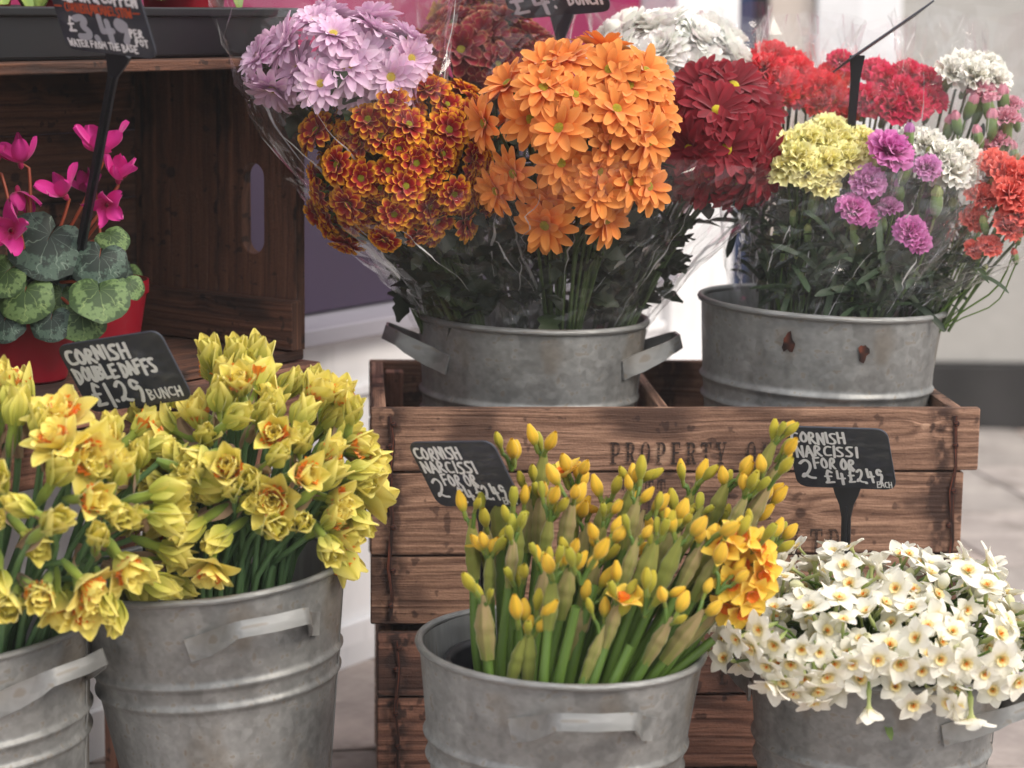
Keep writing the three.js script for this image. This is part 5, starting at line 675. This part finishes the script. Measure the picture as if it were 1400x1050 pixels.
function cyclamen(label, at, leaves, flowers, D) {
  const t = thing('potted_cyclamen', label, 'pot plant', at); pot(t, 0.066, 0.1);
  const crown = V(0, 0.1, 0);
  for (const [x, y, r, mat, nx, ny, nz, roll, dz = 0] of leaves) {
    const p = P(x, y, D - dz).sub(at), n = V(nx, ny, nz).normalize(), q = turnTo(n).multiply(new THREE.Quaternion().setFromAxisAngle(V(0, 1, 0), rad(roll)));
    const f = part(t, 'leaf', pick(cycLeaf), leafMats[mat], p, q); f.scale.setScalar(r * MPP(D)); part(f, 'stalk', tube([crown, crown.clone().lerp(p, 0.6).add(V(0, 0.015, 0)), p.clone().addScaledVector(n, -0.002)].map((k) => k.clone().sub(p).applyQuaternion(q.clone().invert()).divideScalar(r * MPP(D))), 0.0022 / (r * MPP(D)), 5, 6), M.redstem);
  }
  for (let [x, y, s, nx, ny, nz, dz = 0] of flowers) {
    const p = P(x, y, D - dz).sub(at), n = V(nx, ny, nz).normalize(), q = turnTo(n).multiply(new THREE.Quaternion().setFromAxisAngle(V(0, 1, 0), rr(0, 6.28))), f = part(t, 'flower_head', pick(CYC), M.petal, p, q); s *= 0.8; f.scale.setScalar(s);
    part(f, 'stalk', tube([crown, crown.clone().lerp(p, 0.6).add(V(0.012, 0.0, 0.008)), p.clone().add(V(0.006, 0.004, -0.004)), p].map((k) => k.clone().sub(p).applyQuaternion(q.clone().invert()).divideScalar(s)), 0.0022 / s, 5, 9), M.redstem);
  }
}
cyclamen('magenta cyclamen with marbled leaves in a red pot carrying a price sign', potAt, [[66, 326, 54, 0, 0.1, 0.35, 0.9, 250, 0.03], [136, 352, 40, 0, 0.15, 0.35, 0.9, 270, 0.03], [34, 398, 40, 1, -0.1, 0.45, 0.9, 262, 0.05], [136, 398, 42, 1, 0.2, 0.6, 0.75, 285, 0.05], [8, 372, 34, 1, -0.2, 0.45, 0.85, 220, 0.04], [84, 404, 26, 1, 0.1, 0.3, 0.9, 270, 0.02], [152, 322, 26, 1, 0.3, 0.7, 0.5, 330, 0.0], [60, 380, 36, 0, 0, 0.5, 0.8, 240, 0.01], [100, 376, 30, 0, 0.1, 0.5, 0.8, 290, 0.0], [-24, 400, 36, 0, -0.3, 0.5, 0.8, 240, 0.02], [112, 432, 34, 1, 0.2, 0.4, 0.9, 280, 0.045], [70, 436, 30, 0, 0, 0.35, 0.9, 265, 0.05], [178, 388, 22, 1, 0.5, 0.5, 0.6, 320, 0.03], [6, 438, 30, 0, -0.2, 0.4, 0.9, 255, 0.05]],
  [[138, 210, 1.15, 0.05, 0.95, 0.2, 0.0], [28, 222, 0.9, -0.1, 0.95, 0.2, -0.02], [88, 266, 0.9, -0.4, 0.8, 0.4, 0.02], [162, 244, 0.85, 0.15, 0.9, 0.4, 0.01], [146, 280, 0.8, 0.1, -0.1, 0.9, 0.03], [16, 316, 1.05, -0.1, 0.2, 0.95, 0.05], [24, 262, 0.85, 0.1, -0.9, 0.3, -0.03], [-12, 232, 0.9, -0.3, 0.8, 0.3, -0.02]], 2.7);
cyclamen('red potted cyclamen standing deeper in the crate by its end board', potBt, [[150, 362, 34, 0, 0.2, 0.6, 0.6, 290, -0.2], [176, 372, 24, 1, 0.5, 0.6, 0.5, 330, -0.22], [128, 350, 30, 0, 0, 0.7, 0.5, 250, -0.25]], [[120, 262, 0.8, -0.1, 0.9, 0.2, -0.25]], 2.75);
// trays and primroses on top of the crate
{
  const o = kAt(-0.3, KH, -0.155), t = thing('plant_tray', 'black plastic plant tray on top of the cyclamen crate', 'tray', o.clone().setY(KY + KH + 0.001)); t.quaternion.copy(kq);
  const w = 0.62, d = 0.28, h = 0.05;
  part(t, 'tray_floor', box(w - 0.04, 0.004, d - 0.04, 0.001), M.tray, V(0, 0.002, 0));
  for (const s of [-1, 1]) { part(t, 'tray_side', box(w - 0.03, h, 0.004, 0.001), M.tray, V(0, h / 2 + 0.003, s * (d / 2 - 0.014))); part(t, 'tray_side', box(0.004, h, d - 0.034, 0.001), M.tray, V(s * (w / 2 - 0.014), h / 2 + 0.003, 0)); part(t, 'tray_lip', box(w, 0.012, 0.016, 0.003), M.tray, V(0, h + 0.006, s * (d / 2 - 0.008))); part(t, 'tray_lip', box(0.016, 0.012, d - 0.034, 0.003), M.tray, V(s * (w / 2 - 0.008), h + 0.006, 0)); }
  for (const [x, lb] of [[0.2, 'red pot of drooping green leaves at the end of the black tray'], [0.02, 'red pot of yellow green leaves in the middle of the black tray'], [-0.17, 'red pot of broad green leaves above the large price sign']]) {
    const at = kAt(-0.3 + x, KH + 0.006, -0.12), p = thing('potted_primrose', lb, 'pot plant', at); pot(p, 0.056, 0.085);
    for (let k = 0; k < 11; k++) { const g = new Geo(), a = k * 2.4 + x * 9, c1 = hx('#5f7a30'), c2 = hx('#92a04a'); petal(g, { az: a, r0: 0.012, y0: 0.08, L: rr(0.07, 0.1), W: 0.02, e0: rr(20, 60), e1: rr(-85, -45), cup: 0.25, prof: 'oval', nu: 10, nv: 6, ruf: 0.003, rf: 9, col: (u, v) => mixc(c1, c2, smooth(0.6, 1, 1 - Math.abs(2 * v - 1)) * 0.6 + 0.35 * vn(u * 12, v * 8, k)) }); part(p, 'leaf', g.build(), M.leaf); }
  }
}

scene.fog = new THREE.FogExp2(0xffffff, 0.004);               // thin haze added only to lift the blacks to a matte grey
renderer.render(scene, camera);
